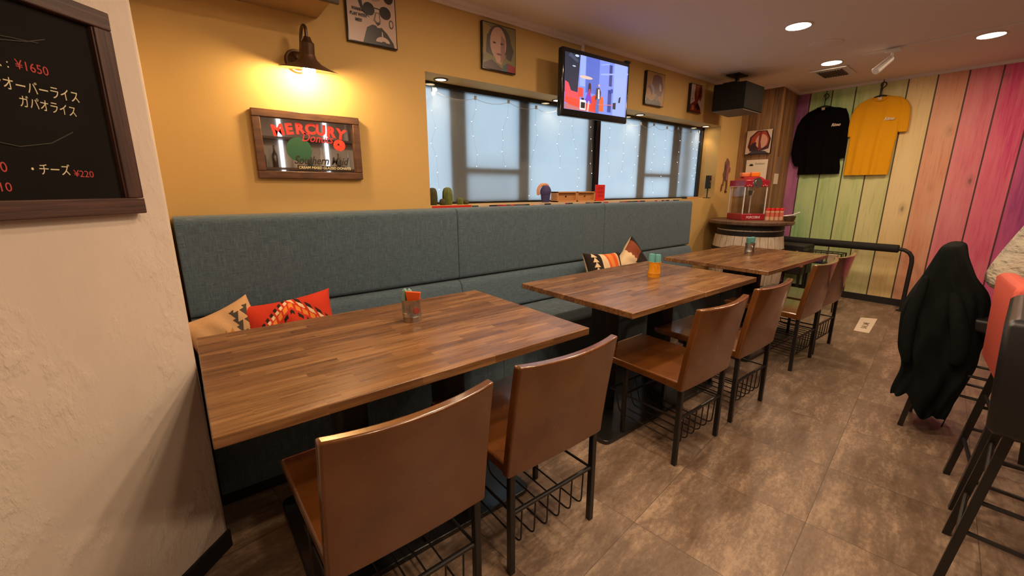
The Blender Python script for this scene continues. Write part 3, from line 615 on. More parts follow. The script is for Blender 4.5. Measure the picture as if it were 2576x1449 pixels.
def chalk(name, s, d, z, size, m, rot=0, wx=1):   # d = left end of the text
    bm = NB(); text_bm(bm, s, size, 0, 0, rot, .0003, 'LEFT', 0, 0, 0, bxf(d, z), wx); obj(name, bm, m, t, world=True)
chalk('chalk_line', 'キンオーバーライス', .374, 1.480, .030, chw, -.02, .69)
chalk('chalk_line', 'ガパオライス', .312, 1.448, .028, chw, -.05, .66)
chalk('chalk_line', 'ス :', .345, 1.522, .027, chw, 0, .8)
chalk('chalk_price', '¥1650', .302, 1.524, .027, chr_, -.02, .88)
chalk('chalk_price', '¥ 990', .420, 1.308, .030, chr_, 0, .85)
chalk('chalk_line', '・チーズ', .328, 1.306, .028, chw, 0, .76)
chalk('chalk_price', '¥220', .238, 1.302, .022, chr_, -.02, .98)
chalk('chalk_price', '¥ 110', .418, 1.268, .027, chr_, 0, .9)
for pts in ([(.355, 1.64), (.352, 1.60), (.35, 1.583)], [(.375, 1.565), (.33, 1.572), (.27, 1.585), (.235, 1.60)], [(.39, 1.372), (.33, 1.362), (.27, 1.375), (.22, 1.405)], [(.40, 1.582), (.36, 1.578), (.30, 1.584), (.25, 1.588)]):
    b = NB(); tube(b, [diag(d, .0135, z) for d, z in pts], .0012, 5); obj('chalk_stroke', b, chf, t, world=True)

# ================================================================== BANQUETTE (three sections)
XS = (-.019, 1.42, 2.88, 4.30)
def rprof(pts, r, n=5):
    """round the corners of a (y,z) polygon"""
    out = []
    N = len(pts)
    for i in range(N):
        a, p, c = Vector(pts[i - 1]), Vector(pts[i]), Vector(pts[(i + 1) % N])
        rr = r[i] if isinstance(r, (list, tuple)) else r
        if rr <= 0: out.append(tuple(p)); continue
        d1, d2 = (a - p), (c - p); k1 = min(rr, d1.length * .49); k2 = min(rr, d2.length * .49)
        u, v = p + d1.normalized() * k1, p + d2.normalized() * k2
        for j in range(n + 1):
            tt = j / n; q = u * (1 - tt) ** 2 + p * 2 * tt * (1 - tt) + v * tt * tt; out.append((q.x, q.y))
    return out
for i, l in enumerate(('nearest blue-grey banquette section, under the wall lamp and mirror', 'middle blue-grey banquette section beneath the window and television', 'far blue-grey banquette section ending by the barrel table')):
    x0, x1 = XS[i] + .0015, XS[i + 1] - .0015
    t = thing('banquette', l, 'bench', ((x0 + x1) / 2, -.34, 0), group='built-in banquette sections')
    b = NB(); xprism(b, rprof([(-.005, .688), (-.165, .688), (-.16, 1.15), (-.005, 1.15)], [0, .03, .035, 0]), x0, x1); obj('back_cushion', b, M['fabric'], t, bevel=.006, world=True, seg=3)
    b = NB(); xprism(b, rprof([(-.005, .44), (-.235, .44), (-.185, .682), (-.005, .682)], [0, .03, .045, 0]), x0, x1); obj('lumbar_cushion', b, M['fabric'], t, bevel=.006, world=True, seg=3)
    b = NB(); xprism(b, rprof([(-.005, .31), (-.68, .31), (-.69, .425), (-.22, .435), (-.005, .435)], [0, .03, .045, 0, 0]), x0, x1); obj('seat_cushion', b, M['fabric'], t, bevel=.006, world=True, seg=3)
    b = NB(); bb(b, x0, x1, -.655, -.01, .06, .309); obj('base', b, M['fabric'], t, bevel=.003, world=True)
    b = NB(); bb(b, x0, x1, -.635, -.01, 0, .06); obj('toe_kick', b, M['blackmatte'], t, world=True)

# ================================================================== CUSHIONS
def pillow(bm, w, h, th, pat, nx=150, ny=120):
    def P(u, v, s):
        a, c = 2 * u - 1, 2 * v - 1
        px = a * (1 - .10 * (1 - abs(c) ** 1.2 if False else (1 - c * c))) ; py = c * (1 - .10 * (1 - a * a))
        t_ = th * (max(0, (1 - a ** 4)) ** .5 * max(0, (1 - c ** 4)) ** .5) * (1 + .08 * math.sin(9 * a + 4 * c) * (1 - abs(a)) )
        return Vector((px * w / 2, s * t_ / 2, py * h / 2))
    G = {}
    for s in (-1, 1):
        for i in range(nx + 1):
            for j in range(ny + 1):
                e = i in (0, nx) or j in (0, ny)
                if e and s == 1: G[(s, i, j)] = G[(-1, i, j)]
                else: G[(s, i, j)] = bm.verts.new(P(i / nx, j / ny, s))
    for s in (-1, 1):
        for i in range(nx):
            for j in range(ny):
                f = bm.faces.new((G[(s, i, j)], G[(s, i + 1, j)], G[(s, i + 1, j + 1)], G[(s, i, j + 1)])); f.material_index = pat((i + .5) / nx, (j + .5) / ny) if s == -1 else 0
def tri(x): return abs(x - math.floor(x) - .5) * 2
def pat_cream(u, v):
    # 0 cream 1 ochre 2 dark
    if .05 < v < .90:
        if abs(u - .80) < .075 * (1 - (v * 7 % 1)) + .010: return 0
        if abs(u - .80) < .095 + .05 * (v * 9 % 1): return 2
    if abs(v - .60) < .075 * (u * 10 % 1) + .012 and u < .60: return 1
    return 0
def pat_red(u, v):
    # 0 red 1 black 2 cream 3 orange
    d = abs(u - .52) * 1.15 + abs(v - .5)
    k = math.floor(u * 16); 
    y = (1 - abs(u - .52) * 2.0)
    for off, c1, c2 in ((.56, 1, 1), (.50, 2, 2)):
        q = d - (off - .04)
        s_ = (u * 14 + v * 4) % 1
        if 0 <= q < .055 and s_ < .62: return c1
    if .36 < d < .44: return 3 if (u * 14) % 1 < .7 else 0
    if .26 < d < .32 and (u * 12) % 1 < .6: return 1
    if d < .14: return 2
    return 0
def pat_multi(u, v):
    # 0 cream 1 dark 2 orange 3 redorange 4 grey
    if u < .34 and v > .34:
        if abs(u - .17) < .075 * (1 - (v * 8 % 1)): return 0
        return 1
    if u < .05: return 0
    if u > .86: return 1
    if .40 < u < .84:
        q = (u - .40) / .44
        if abs(q - .26 - .2 * (1 - v)) < .09: return 3
        if abs(q - .72 - .2 * (1 - v)) < .10: return 3
        if .34 < q < .95: return 2
        return 0
    if u <= .40 and v < .24 and v > .08: return 4
    return 0
def pat_jag(u, v):
    # 0 cream 1 dark 2 rust
    e = .52 - .08 * ((v * 8) % 1)
    if u > e and v < .62: return 1
    if u > .5 + .05 * tri(v * 9) and v >= .62: return 2 if u < .86 else 1
    return 0
CM = [mat('cushion_cream', srgb(205, 165, 120), .9, bump=(120, .3)), mat('cushion_ochre', srgb(190, 130, 55), .9), mat('cushion_charcoal', srgb(72, 66, 60), .9), mat('cushion_red', srgb(200, 52, 22), .9, bump=(120, .3)),
      mat('cushion_black', srgb(34, 24, 20), .9), mat('cushion_white', srgb(232, 205, 165), .9), mat('cushion_orange', srgb(232, 140, 55), .9), mat('cushion_redorange', srgb(222, 92, 50), .9), mat('cushion_rust', srgb(140, 70, 40), .9), mat('cushion_grey', srgb(110, 92, 80), .9)]
def cushion(label, loc, rot, w, h, th, pat, ms):
    b = NB(); pillow(b, w, h, th, pat); o = obj('cushion', b, ms, angle=80); o.location = loc; o.rotation_euler = rot
    tag(o, label, 'cushion', 'patterned cushions on the banquette'); return o
cushion('cream cushion with ochre and charcoal arrows beside white wall', (.118, -.35, .60), (math.radians(-20), math.radians(-19), math.radians(5)), .29, .34, .12, pat_cream, [CM[0], CM[1], CM[2]])
cushion('red cushion with black and white diamond pattern', (.362, -.385, .605), (math.radians(-24), math.radians(-5), math.radians(-2)), .41, .35, .13, pat_red, [CM[3], CM[4], CM[5], CM[6]])
cushion('black, cream and orange patterned cushion lying flatter behind middle table', (2.68, -.36, .60), (math.radians(-24), math.radians(3), math.radians(-6)), .40, .36, .13, pat_multi, [CM[5], CM[4], CM[6], CM[7], CM[9]])
cushion('cream cushion with jagged dark edge standing on its corner', (3.06, -.34, .635), (math.radians(-14), math.radians(-38), math.radians(10)), .36, .34, .13, pat_jag, [CM[5], CM[4], CM[8]])

# ================================================================== TABLES
def table(label, x0, x1, y0, y1, seam=None, px=None, py=None, cols=(), zt=.72):
    t = thing('dining_table', label, 'table', ((x0 + x1) / 2, (y0 + y1) / 2, 0), group='butcher-block dining tables')
    if seam:
        tops = [(x0, seam - .0008, y0, y1, zt), (seam + .0008, x1, y0 - .004, y1 + .006, zt + .001)]
    else: tops = [(x0, x1, y0, y1, zt)]
    for a, c, d, e, z in tops:
        b = NB(); bb(b, a, c, d, e, z - .030, z); obj('tabletop', b, M['block'], t, bevel=.003, world=True)
    b = NB(); prism(b, rprof([(px[0], py[0]), (px[1], py[0]), (px[1], py[1]), (px[0], py[1])], .045, 7), .0, .022); obj('base_plate', b, M['plate'], t, bevel=.004, world=True)
    for c in cols:
        b = NB(); yc = (py[0] + py[1]) / 2; pts = rprof([(c - .055, yc - .07), (c + .055, yc - .07), (c + .055, yc + .07), (c - .055, yc + .07)], .035, 6)
        prism(b, pts, .021, zt - .031); obj('column', b, M['blackmatte'], t, world=True)
        b = NB(); bb(b, c - .10, c + .10, yc - .25, yc + .25, zt - .040, zt - .0305); obj('top_bracket', b, M['blackmatte'], t, bevel=.002, world=True)
    return t
table('long butcher-block table nearest the white wall', -.010, 1.262, -1.444, -.598, None, (.17, 1.035), (-1.352, -.768), (.395, .81))
table('middle butcher-block table made of two pushed-together tops', 1.572, 2.865, -1.430, -.630, 2.22, (1.543, 2.66), (-1.345, -.77), (1.84, 2.40))
table('far butcher-block table in front of the barrel', 3.14, 4.38, -1.398, -.592, None, (3.20, 4.25), (-1.315, -.74), (3.45, 3.80))

# ================================================================== CHAIRS
def make_chair():
    # local frame: rear legs at y=0, seat towards +y, centred in x
    t = thing('dining_chair', '', 'chair', (0, 0, 0), group='cognac leather dining chairs')
    b = NB()   # seat shell: slim, waterfall front
    prof = rprof([(-.005, .385), (.50, .395), (.515, .415), (.50, .432), (-.005, .425)], [.01, .012, .01, .015, .01], 4)
    xprism(b, prof, -.215, .215); obj('seat', b, M['leather'], t, bevel=.008, seg=3)
    b = NB(); n = 14; zs = [.385, .40, .45, .55, .65, .72, .765, .775]
    F_, B_ = [], []
    for z in zs:
        lean = -.055 * ((z - .385) / .39) ** 1.2; k = (z - .385) / .39
        f_, b_ = [], []
        for i in range(n + 1):
            a = -1 + 2 * i / n; x = a * (.222 - .003 * k); bow = -.028 * (1 - a * a) * (.25 + .75 * k)
            rise = .006 * a * a * (z - .385) / .39
            f_.append(b.verts.new((x, lean + bow + .016, z + rise))); b_.append(b.verts.new((x, lean + bow - .016, z + rise)))
        F_.append(f_); B_.append(b_)
    for j in range(len(zs) - 1):
        for i in range(n):
            b.faces.new((F_[j][i], F_[j][i + 1], F_[j + 1][i + 1], F_[j + 1][i])); b.faces.new((B_[j][i + 1], B_[j][i], B_[j + 1][i], B_[j + 1][i + 1]))
        b.faces.new((F_[j][0], F_[j + 1][0], B_[j + 1][0], B_[j][0])); b.faces.new((F_[j][n], B_[j][n], B_[j + 1][n], F_[j + 1][n]))
    for i in range(n): b.faces.new((F_[-1][i], F_[-1][i + 1], B_[-1][i + 1], B_[-1][i])); b.faces.new((F_[0][i + 1], F_[0][i], B_[0][i], B_[0][i + 1]))
    obj('backrest', b, M['leather'], t, bevel=.007, seg=3, angle=50)
    for sx in (-1, 1):
        b = NB(); x = sx * .197; bb(b, x - .011, x + .011, -.011, .011, 0, .395); obj('leg', b, M['black'], t, bevel=.003)
    for sx in (-1, 1):
        b = NB(); x = sx * .185; bb(b, x - .010, x + .010, .30, .32, 0, .395); obj('leg', b, M['black'], t, bevel=.003)
    b = NB(); tube(b, [(-.197, 0, .235), (.197, 0, .235)], .008, 10); tube(b, [(-.19, .31, .235), (.19, .31, .235)], .006, 8)
    for sx in (-1, 1): tube(b, [(sx * .19, 0, .235), (sx * .185, .40, .235)], .005, 8)
    tube(b, [(-.185, .40, .235), (.185, .40, .235)], .005, 8); obj('stretcher', b, M['black'], t)
    b = NB()
    for i in range(6):
        x = -.15 + i * .06
        tube(b, [(x, 0, .232), (x, .005, .088), (x, .36, .10), (x, .40, .235)], .0032, 6, .03)
    obj('wire_basket', b, M['black'], t); return t
proto = make_chair()
CH = [(.373, -1.640, .02, 'nearest cognac leather chair, pushed under the nearest table'), (.918, -1.612, 0, 'cognac leather chair at the right end of the nearest table'),
      (1.880, -1.636, 0, 'cognac leather chair at the near side of the two-top table'), (2.470, -1.622, 0, 'cognac leather chair at the far end of the two-top table'),
      (3.50, -1.567, 0, 'cognac leather chair at the near end of the far table'), (3.985, -1.555, -.01, 'farthest cognac leather chair, beside the rainbow wall')]
for i, (x, y, rz, l) in enumerate(CH):
    if i == 0: proto.location = (x, y, 0); proto.rotation_euler = (0, 0, rz); proto['label'] = l
    else: copy_tree(proto, (x, y, 0), rz, l)

# ================================================================== TABLE BUCKETS
def bucket(label, x, y, m, z=.72, rz=0, badge=False):
    t = thing('condiment_bucket', label, 'bucket', (x, y, z), rz)
    b = NB(); lathe(b, [(.001, .002), (.0375, .002), (.0385, .0), (.0385, .022), (.0395, .024), (.0385, .026), (.0375, .06), (.0385, .092), (.0405, .094), (.0405, .097), (.038, .097), (.0355, .092), (.035, .01), (.001, .008)], seg=36); bd = obj('body', b, m, t)
    for s in (0, PI):
        b = NB(); c, s_ = math.cos(s), math.sin(s)
        P = [(.037, -.010, .075), (.044, -.010, .077), (.050, -.010, .068), (.052, -.012, .045), (.052, .012, .045), (.050, .010, .068), (.044, .010, .077), (.037, .010, .075)]
        tube(b, [(c * p[0] - s_ * p[1], s_ * p[0] + c * p[1], p[2]) for p in P], .0016, 6); obj('handle', b, m if m is not M['steel'] else M['chrome'], bd)
    if badge:
        b = NB(); a = math.radians(60); cyl(b, (.037 * math.cos(a), .037 * math.sin(a), .052), (.0400 * math.cos(a), .0400 * math.sin(a), .052), .014, .014, 24); obj('round_badge', b, flat(150, 60, 50), bd)
    return t
bucket('galvanised bucket on the nearest table holding an orange card', .735, -.905, M['steel'], rz=math.radians(215), badge=True)
bucket('yellow painted bucket with blue-green rolls on the middle table', 2.372, -1.005, M['yellowpaint'], .721, rz=math.radians(235))
bucket('galvanised bucket with blue-green towel on the far table', 3.88, -.955, M['steel'], rz=math.radians(235))
b = NB()
for s in (-1, 1): tube(b, [(s * .014, 0, .03), (s * .016, .002, .09), (s * .010, .003, .135), (s * .004, .003, .138)], .011, 8)
bb(b, -.024, .022, .004, .012, .02, .132); o = tag(obj('cloth_roll', b, mat('pale_teal', srgb(130, 175, 165), .8), bevel=.004), 'pale blue-green cloth strap standing behind the orange card', 'cloth'); o.location = (.722, -.892, .715); o.rotation_euler = (0, 0, math.radians(-42))
b = NB(); a = [(-.018, 0, .03), (.018, 0, .03), (.030, 0, .138), (-.034, 0, .138)]
vs = [b.verts.new(p) for p in a]; vs2 = [b.verts.new((p[0], p[1] + .012, p[2])) for p in a]
b.faces.new(vs); b.faces.new(vs2[::-1])
for i in range(4): b.faces.new((vs[i], vs[(i + 1) % 4], vs2[(i + 1) % 4], vs2[i]))
o = tag(obj('card_holder', b, M['orange'], bevel=.002), 'bright orange folded card standing in the nearest bucket', 'card'); o.location = (.735, -.912, .712); o.rotation_euler = (math.radians(4), math.radians(4), math.radians(-38))
for x, y, z, l, grp in ((2.358, -.992, .725, 'left blue-green roll in the yellow bucket', 'rolls in the yellow bucket'), (2.388, -1.016, .720, 'right blue-green roll in the yellow bucket', 'rolls in the yellow bucket')):
    b = NB(); lathe(b, [(.001, .02), (.019, .02), (.0195, .145), (.016, .152), (.001, .152)], seg=24); o = tag(obj('cloth_roll', b, M['teal']), l, 'cloth', grp); o.location = (x, y, z - .008)
b = NB(); prism(b, [(-.022, -.018), (.022, -.018), (.022, .018), (-.022, .018)], .03, .11)
b2 = [v for v in b.verts if v.co.z > .1]
for v in b2: v.co.x *= 1.35; v.co.y *= 1.3; v.co.z += .03 if v.co.x < 0 else .036
box(b, (0, -.0255, .12), (.030, .002, .036))
o = tag(obj('folded_towel', b, M['teal'], bevel=.004), 'blue-green folded towel standing in the far bucket', 'towel'); o.location = (3.88, -.955, .722); o.rotation_euler = (0, 0, math.radians(-40))

# ================================================================== WINDOW SILL THINGS
ZS = WZ0
def cactus(label, x, y, r, h, m, z=ZS, rot=0):
    b = NB(); prof = [(r * .75, 0), (r * .95, h * .12), (r, h * .45), (r * .93, h * .75), (r * .7, h * .93), (r * .35, h * .99), (.0005, h)]
    lathe(b, prof, seg=64, rib=(24, -.12)); o = tag(obj('cactus', b, m, angle=60), label, 'cactus', 'ribbed cactus ornaments on the sill'); o.location = (x, y, z); return o
cactus('dark tall ribbed cactus half hidden at the sill end', 1.372, .075, .033, .115, M['cactusdark'])
cactus('tallest green ribbed cactus on window sill', 1.478, .06, .036, .118, M['cactus'])
cactus('small dark ribbed cactus before the tallest one', 1.425, .035, .022, .042, M['cactusdark'])
cactus('short pale-topped round cactus on window sill', 1.585, .075, .026, .048, M['cactus'])
cactus('smallest dark cactus at right of the cactus row', 1.635, .075, .021, .030, M['cactusdark'])
t = thing('figurine', 'small figurine in purple-blue headscarf with peach shell behind, on sill', 'figurine', (2.40, .07, ZS))
b = NB(); sph(b, (0, 0, .085), (.046, .045, .052), 3, Euler((0, .25, 0)).to_matrix()); lathe(b, [(.03, 0), (.036, .03), (.042, .08), (.02, .1)]); obj('headscarf', b, mat('purple_blue', srgb(62, 58, 110), .7, bump=(25, .8)), t)
b = NB(); tube(b, [(-.05, .03, .06), (-.062, .025, .10), (-.04, .02, .135), (-.008, .02, .142), (.0, .02, .132), (.012, .02, .143), (.04, .02, .133), (.048, .02, .11)], .013, 10, .02); obj('shell_rim', b, mat('peach', srgb(225, 160, 120), .6), t)
def minibox(label, x0, x1):
    t = thing('wooden_box', label, 'box', ((x0 + x1) / 2, .06, ZS), group='little wooden boxes on the sill')
    w_ = x1 - x0; b = NB()
    for (cx, cz, sx, sz) in ((0, .005, w_, .010), (0, .080, w_, .010), (-w_ / 2 + .005, .0425, .01, .085), (w_ / 2 - .005, .0425, .01, .085)): box(b, (cx, 0, cz), (sx, .08, sz))
    obj('case', b, M['lightwood'], t, bevel=.001)
    b = NB(); box(b, (0, .01, .0425), (w_ - .02, .05, .066)); dr = obj('drawer_front', b, mat('drawer_wood', srgb(190, 135, 80), .6), t)
    b = NB(); cyl(b, (0, -.014, .045), (0, -.024, .045), .005, .006, 12); obj('knob', b, M['blackmatte'], dr)
minibox('left little wooden drawer box on window sill', 2.49, 2.722); minibox('right little wooden drawer box on window sill', 2.728, 2.955)
b = NB(); box(b, (0, 0, .072), (.125, .012, .144)); 
t = thing('red_sign_card', 'upright red card with dark lettering on window sill', 'card', (3.075, .07, ZS))
obj('card', b, M['brightred'], t, bevel=.001)
b = NB()
for i, s in enumerate(('WEAR', 'MASK', 'HERE')): text_bm(b, '≡≡≡', .040, 0, .098 - i * .034, 0, .0003, 'CENTER', 0, 0, 0, frame_mat((0, -.0064, 0), (1, 0, 0), (0, 0, 1)), 1)
obj('card_marks', b, flat(150, 22, 18), t)
b = NB(); bb(b, 4.50, 4.74, .02, .06, ZS, ZS + .018); tag(recenter(obj('wooden_tray', b, M['lightwood'], bevel=.003), (4.62, .04, ZS)), 'flat light wooden strip lying at right end of sill', 'tray')
b = NB(); bb(b, 4.455, 4.49, .02, .06, ZS, ZS + .022); tag(recenter(obj('small_box', b, M['blackmatte'], bevel=.002), (4.47, .04, ZS)), 'tiny black box beside the flat wooden strip on sill', 'box')
# traffic light ornament
t = thing('traffic_light_ornament', 'miniature traffic light ornament at right end of window sill', 'ornament', (4.975, .045, ZS), rz=.15)
b = NB(); box(b, (0, 0, .004), (.09, .06, .008)); cyl(b, (0, 0, .008), (0, 0, .115), .006); obj('stand', b, M['black'], t)
b = NB(); box(b, (0, 0, .185), (.068, .045, .150)); sg = obj('signal_box', b, M['blackmatte'], t, bevel=.003)
for k, c in enumerate(((70, 22, 18), (110, 75, 22), (20, 70, 45))):
    b = NB(); cyl(b, (0, -.022, .232 - k * .046), (0, -.030, .232 - k * .046), .019, .017, 20); obj('lens', b, flat(*c, .3), sg)
# stickers along the sill front
def sticker(name, x0, x1, z0, z1, c, lab, y=-.0015):
    b = NB(); bb(b, x0, x1, y - .0008, y, z0, z1); return tag(recenter(obj(name, b, flat(*c), smooth=False), ((x0 + x1) / 2, y, z0)), lab, 'sticker')
t = thing('sticker', 'red sticker with white Supreme lettering under the cactuses', 'sticker', (1.47, -.002, 1.085))
b = NB(); bb(b, 1.325, 1.63, -.0022, -.001, 1.083, 1.163); obj('sticker_sheet', b, flat(205, 35, 28), t, smooth=False, world=True)
b = NB(); text_bm(b, 'Supreme', .068, 1.36, 1.098, 0, .0003, 'LEFT', .18, .001, 0, frame_mat((0, -.0026, 0), (1, 0, 0), (0, 0, 1)), .98); obj('lettering', b, flat(225, 205, 190), t, world=True)
pal = [(40, 30, 30), (205, 180, 150), (60, 80, 60), (190, 50, 40), (225, 200, 170), (35, 30, 35), (160, 120, 100), (210, 190, 170), (150, 40, 45), (90, 80, 90), (230, 170, 120), (30, 60, 50), (180, 170, 170), (200, 60, 60)]
shp = []; u = 0.0; k = 0
while u < 1:
    w_ = .012 + R.random() * .03; shp.append((pal[R.randrange(len(pal))], [(u, R.random() * .2), (min(1, u + w_), R.random() * .2), (min(1, u + w_), .93), (u, .93)])); u += w_ * .96; k += 1
t = thing('sticker_band', 'band of small colourful stickers along the window sill edge', 'stickers', (3.15, -.002, 1.085))
shapes_obj('sticker_collage', frame_mat((1.635, -.0015, 1.085), (1, 0, 0), (0, 0, 1)), 2.66, .080, (215, 190, 165), shp, t, lift=.00002)

# fairy lights
t = thing('fairy_lights', 'clear curtain of fairy lights hanging across the frosted window', 'fairy lights', (3.1, GY - .05, WZ1 - .1))
b = NB(); bl = []
yy = GY - .045; xs = [1.46, 1.80, 2.10, 2.38, 2.62, 2.82, 3.02, 3.26, 3.52, 3.78, 4.00, 4.24, 4.46, 4.72, 4.90]
prev = None
for i, x in enumerate(xs):
    top = Vector((x, yy, WZ1 - .062 - .01 * (i % 2)))
    if prev: 
        m_ = (prev + top) / 2 - Vector((0, 0, .022 + .01 * R.random())); tube(b, [prev, prev.lerp(m_, .5) - Vector((0, 0, .006)), m_, top.lerp(m_, .5) - Vector((0, 0, .006)), top], .0014, 5, .02)
    prev = top
    p = top.copy(); pts = [p.copy()]; nb = 5 + R.randrange(3)
    for j in range(nb):
        p = p + Vector((R.uniform(-.045, .045), R.uniform(-.01, .01), -R.uniform(.07, .13)))
        if p.z < ZS + .03: break
        pts.append(p.copy()); bl.append(p.copy())
    tube(b, pts, .00055, 4, .02)
    box(b, tuple(top + Vector((0, 0, .006))), (.014, .012, .026))
obj('wire', b, mat('clear_wire', (.5, .5, .48), .4), t, world=True)
for i, p in enumerate(bl[:100]):
    b = NB(); sph(b, p, (.0026,) * 3, 1); obj('led_bulb', b, M['led'], t, world=True)
b = NB(); sph(b, (1.46, yy - .01, WZ1 - .08), (.014, .012, .014), 2); sph(b, (1.475, yy - .01, WZ1 - .055), (.012, .01, .012), 2); o = obj('plug_light', b, emis('plug_glow', (1, .8, .5), 3), t, world=True)
b = NB(); tube(b, [(5.02, yy, WZ1 - .05), (5.03, .16, 1.80), (5.035, .14, 1.6), (5.028, .12, 1.42), (5.03, .1, 1.3)], .0012, 5, .04); obj('supply_wire', b, mat('white_wire', (.6, .5, .4), .5), t, world=True)

# wall ornament between window and column
t = thing('wall_ornament', 'long-limbed purple and brown cut-out ornament on yellow wall', 'ornament', (5.27, 0, 1.27))
shp = [((125, 88, 78), [(.30, .62), (.28, .86), (.48, 1), (.72, .90), (.80, .72), (.92, .70), (.90, .55), (.76, .55), (.72, .3), (.30, .28), (.18, .5)]), ((92, 58, 62), [(.30, .30), (.28, .78), (.44, .8), (.46, .28)]), ((175, 110, 110), [(.50, .30), (.54, .78), (.60, .78), (.58, .28)]), ((170, 105, 105), [(.62, .32), (.68, .80), (.74, .78), (.68, .32)])]
xf = frame_mat((5.17, -.004, 1.27), (1, 0, 0), (0, 0, 1))
b = NB()
def slab(bm, pts, w_, h_, xf, th=.006, mi=0):
    a = [bm.verts.new(xf @ Vector((u * w_, v * h_, 0))) for u, v in pts]; c = [bm.verts.new(xf @ Vector((u * w_, v * h_, -th + 0))) for u, v in pts]; n = len(pts)
    bm.faces.new(a).material_index = mi; bm.faces.new(c[::-1]).material_index = mi
    for i in range(n): bm.faces.new((a[i], a[(i + 1) % n], c[(i + 1) % n], c[i])).material_index = mi
xf = frame_mat((5.17, -.010, 1.27), (1, 0, 0), (0, 0, 1))
for k, (c, poly) in enumerate(shp): slab(b, poly, .22, .36, xf @ Matrix.Translation((0, 0, .002 * k)), .006, k)
obj('body', b, [flat(*c) for c, _ in shp], t, smooth=False, world=True)
b = NB(); tube(b, [(5.235, -.010, 1.38), (5.222, -.012, 1.31), (5.205, -.010, 1.33), (5.195, -.010, 1.25)], .008, 8, .02); obj('limb', b, flat(110, 70, 50), t, world=True)
b = NB(); tube(b, [(5.31, -.010, 1.38), (5.315, -.012, 1.28), (5.295, -.012, 1.25), (5.325, -.012, 1.235)], .009, 8, .02); obj('limb', b, flat(110, 70, 50), t, world=True)

# ================================================================== COLUMN PICTURES
XC = 5.53
xfc = lambda y, z: frame_mat((XC - .027, y, z), (0, -1, 0), (0, 0, 1))
t = thing('canvas_print', 'square red-brown abstract portrait canvas on wood column', 'picture', (XC, -.25, 1.675))
b = NB(); bb(b, XC - .025, XC - .002, -.378, -.095, 1.675, 1.948); obj('frame', b, M['blackgloss'], t, bevel=.002, world=True)
shapes_obj('print', xfc(-.099, 1.679), .275, .265, (205, 180, 160), [((70, 25, 18), [(.08, .3), (.14, .72), (.42, .98), (.8, .96), (.98, .6), (.93, .2), (.6, .1), (.2, .12)]), ((160, 62, 30), [(.18, .4), (.22, .7), (.45, .93), (.75, .93), (.92, .6), (.86, .3)]), ((205, 150, 125), ell(.62, .52, .24, .30)), ((50, 22, 20), [(.16, .12), (.24, .45), (.42, .5), (.40, .1)]), ((120, 45, 28), [(.5, .9), (.62, .95), (.58, .5), (.66, .15), (.52, .12), (.50, .5)]), ((60, 50, 60), [(.1, 0), (.3, .14), (.8, .1), (.95, 0)])], t)
t = thing('paper_notice', 'white paper notice with grey emblem pinned to wood column', 'notice', (XC, -.23, 1.36))
b = NB(); prism(b, [(XC - .004, -.12), (XC - .003, -.12), (XC - .003, -.36), (XC - .004, -.36)], 1.30, 1.612); obj('sheet', b, M['paper'], t, smooth=False, world=True)
xfn = frame_mat((XC - .0046, -.12, 1.30), (0, -1, 0), (0, 0, 1))
b = NB(); text_bm(b, 'Forêsauan', .034, .10, .255, 0, .0002, 'LEFT', .2, 0, 0, xfn, .78)
for a in range(9):
    an = PI * .1 + a * PI * .1; slab(b, [(0, 0), (.3, .5), (0, 1), (-.3, .5)], .016, .032, xfn @ Matrix.Translation((.06, .24, 0)) @ Matrix.Rotation(an - PI / 2, 4, 'Z'), .0002)
obj('lettering', b, flat(95, 85, 75), t, world=True)
t = thing('paper_tag', 'small grey hanging paper tag on the column side', 'tag', (5.70, -.43, 1.33))
def cs(x): return -.425 + (x - 5.53) * (.073 / .655) - .003
b = NB(); prism(b, [(5.60, cs(5.60)), (5.60, cs(5.60) + .001), (5.78, cs(5.78) + .001), (5.78, cs(5.78))], 1.33, 1.45); obj('tag_sheet', b, M['paper'], t, smooth=False, world=True)
b = NB(); prism(b, [(5.62, cs(5.62)), (5.62, cs(5.62) + .001), (5.80, cs(5.80) + .001), (5.80, cs(5.80))], 1.45, 1.64); obj('leaflet', b, flat(140, 118, 100), t, smooth=False, world=True)

# ================================================================== BARREL TABLE
BX, BY = 5.06, -.44
t = thing('barrel_table', 'whitewashed wooden barrel table with dark hoops by wood column', 'table', (BX, BY, 0))
b = NB(); prof = []
for i in range(13):
    z = .02 + i * (.84 - .02) / 12; k = (z - .43) / .43; prof.append((.372 - .052 * k * k, z))
lathe(b, prof, seg=52); obj('staves', b, M['barrel'], t)
def rad(z): return .372 - .052 * ((z - .43) / .43) ** 2
for z, h in ((.055, .05), (.235, .04), (.62, .04), (.80, .055)):
    b = NB(); lathe(b, [(rad(z) - .004, z - h / 2), (rad(z) + .005, z - h / 2), (rad(z) + .005, z + h / 2), (rad(z) - .004, z + h / 2)], seg=52); obj('hoop', b, M['blackmatte'], t)
b = NB(); lathe(b, [(.25, .84), (.34, .845), (.34, .895), (.25, .895)], seg=48); obj('collar', b, M['blackmatte'], t)
b = NB(); lathe(b, [(.001, .897), (.415, .897), (.424, .905), (.424, .930), (.418, .935), (.001, .935)], seg=64); obj('round_top', b, M['barreltop'], t)
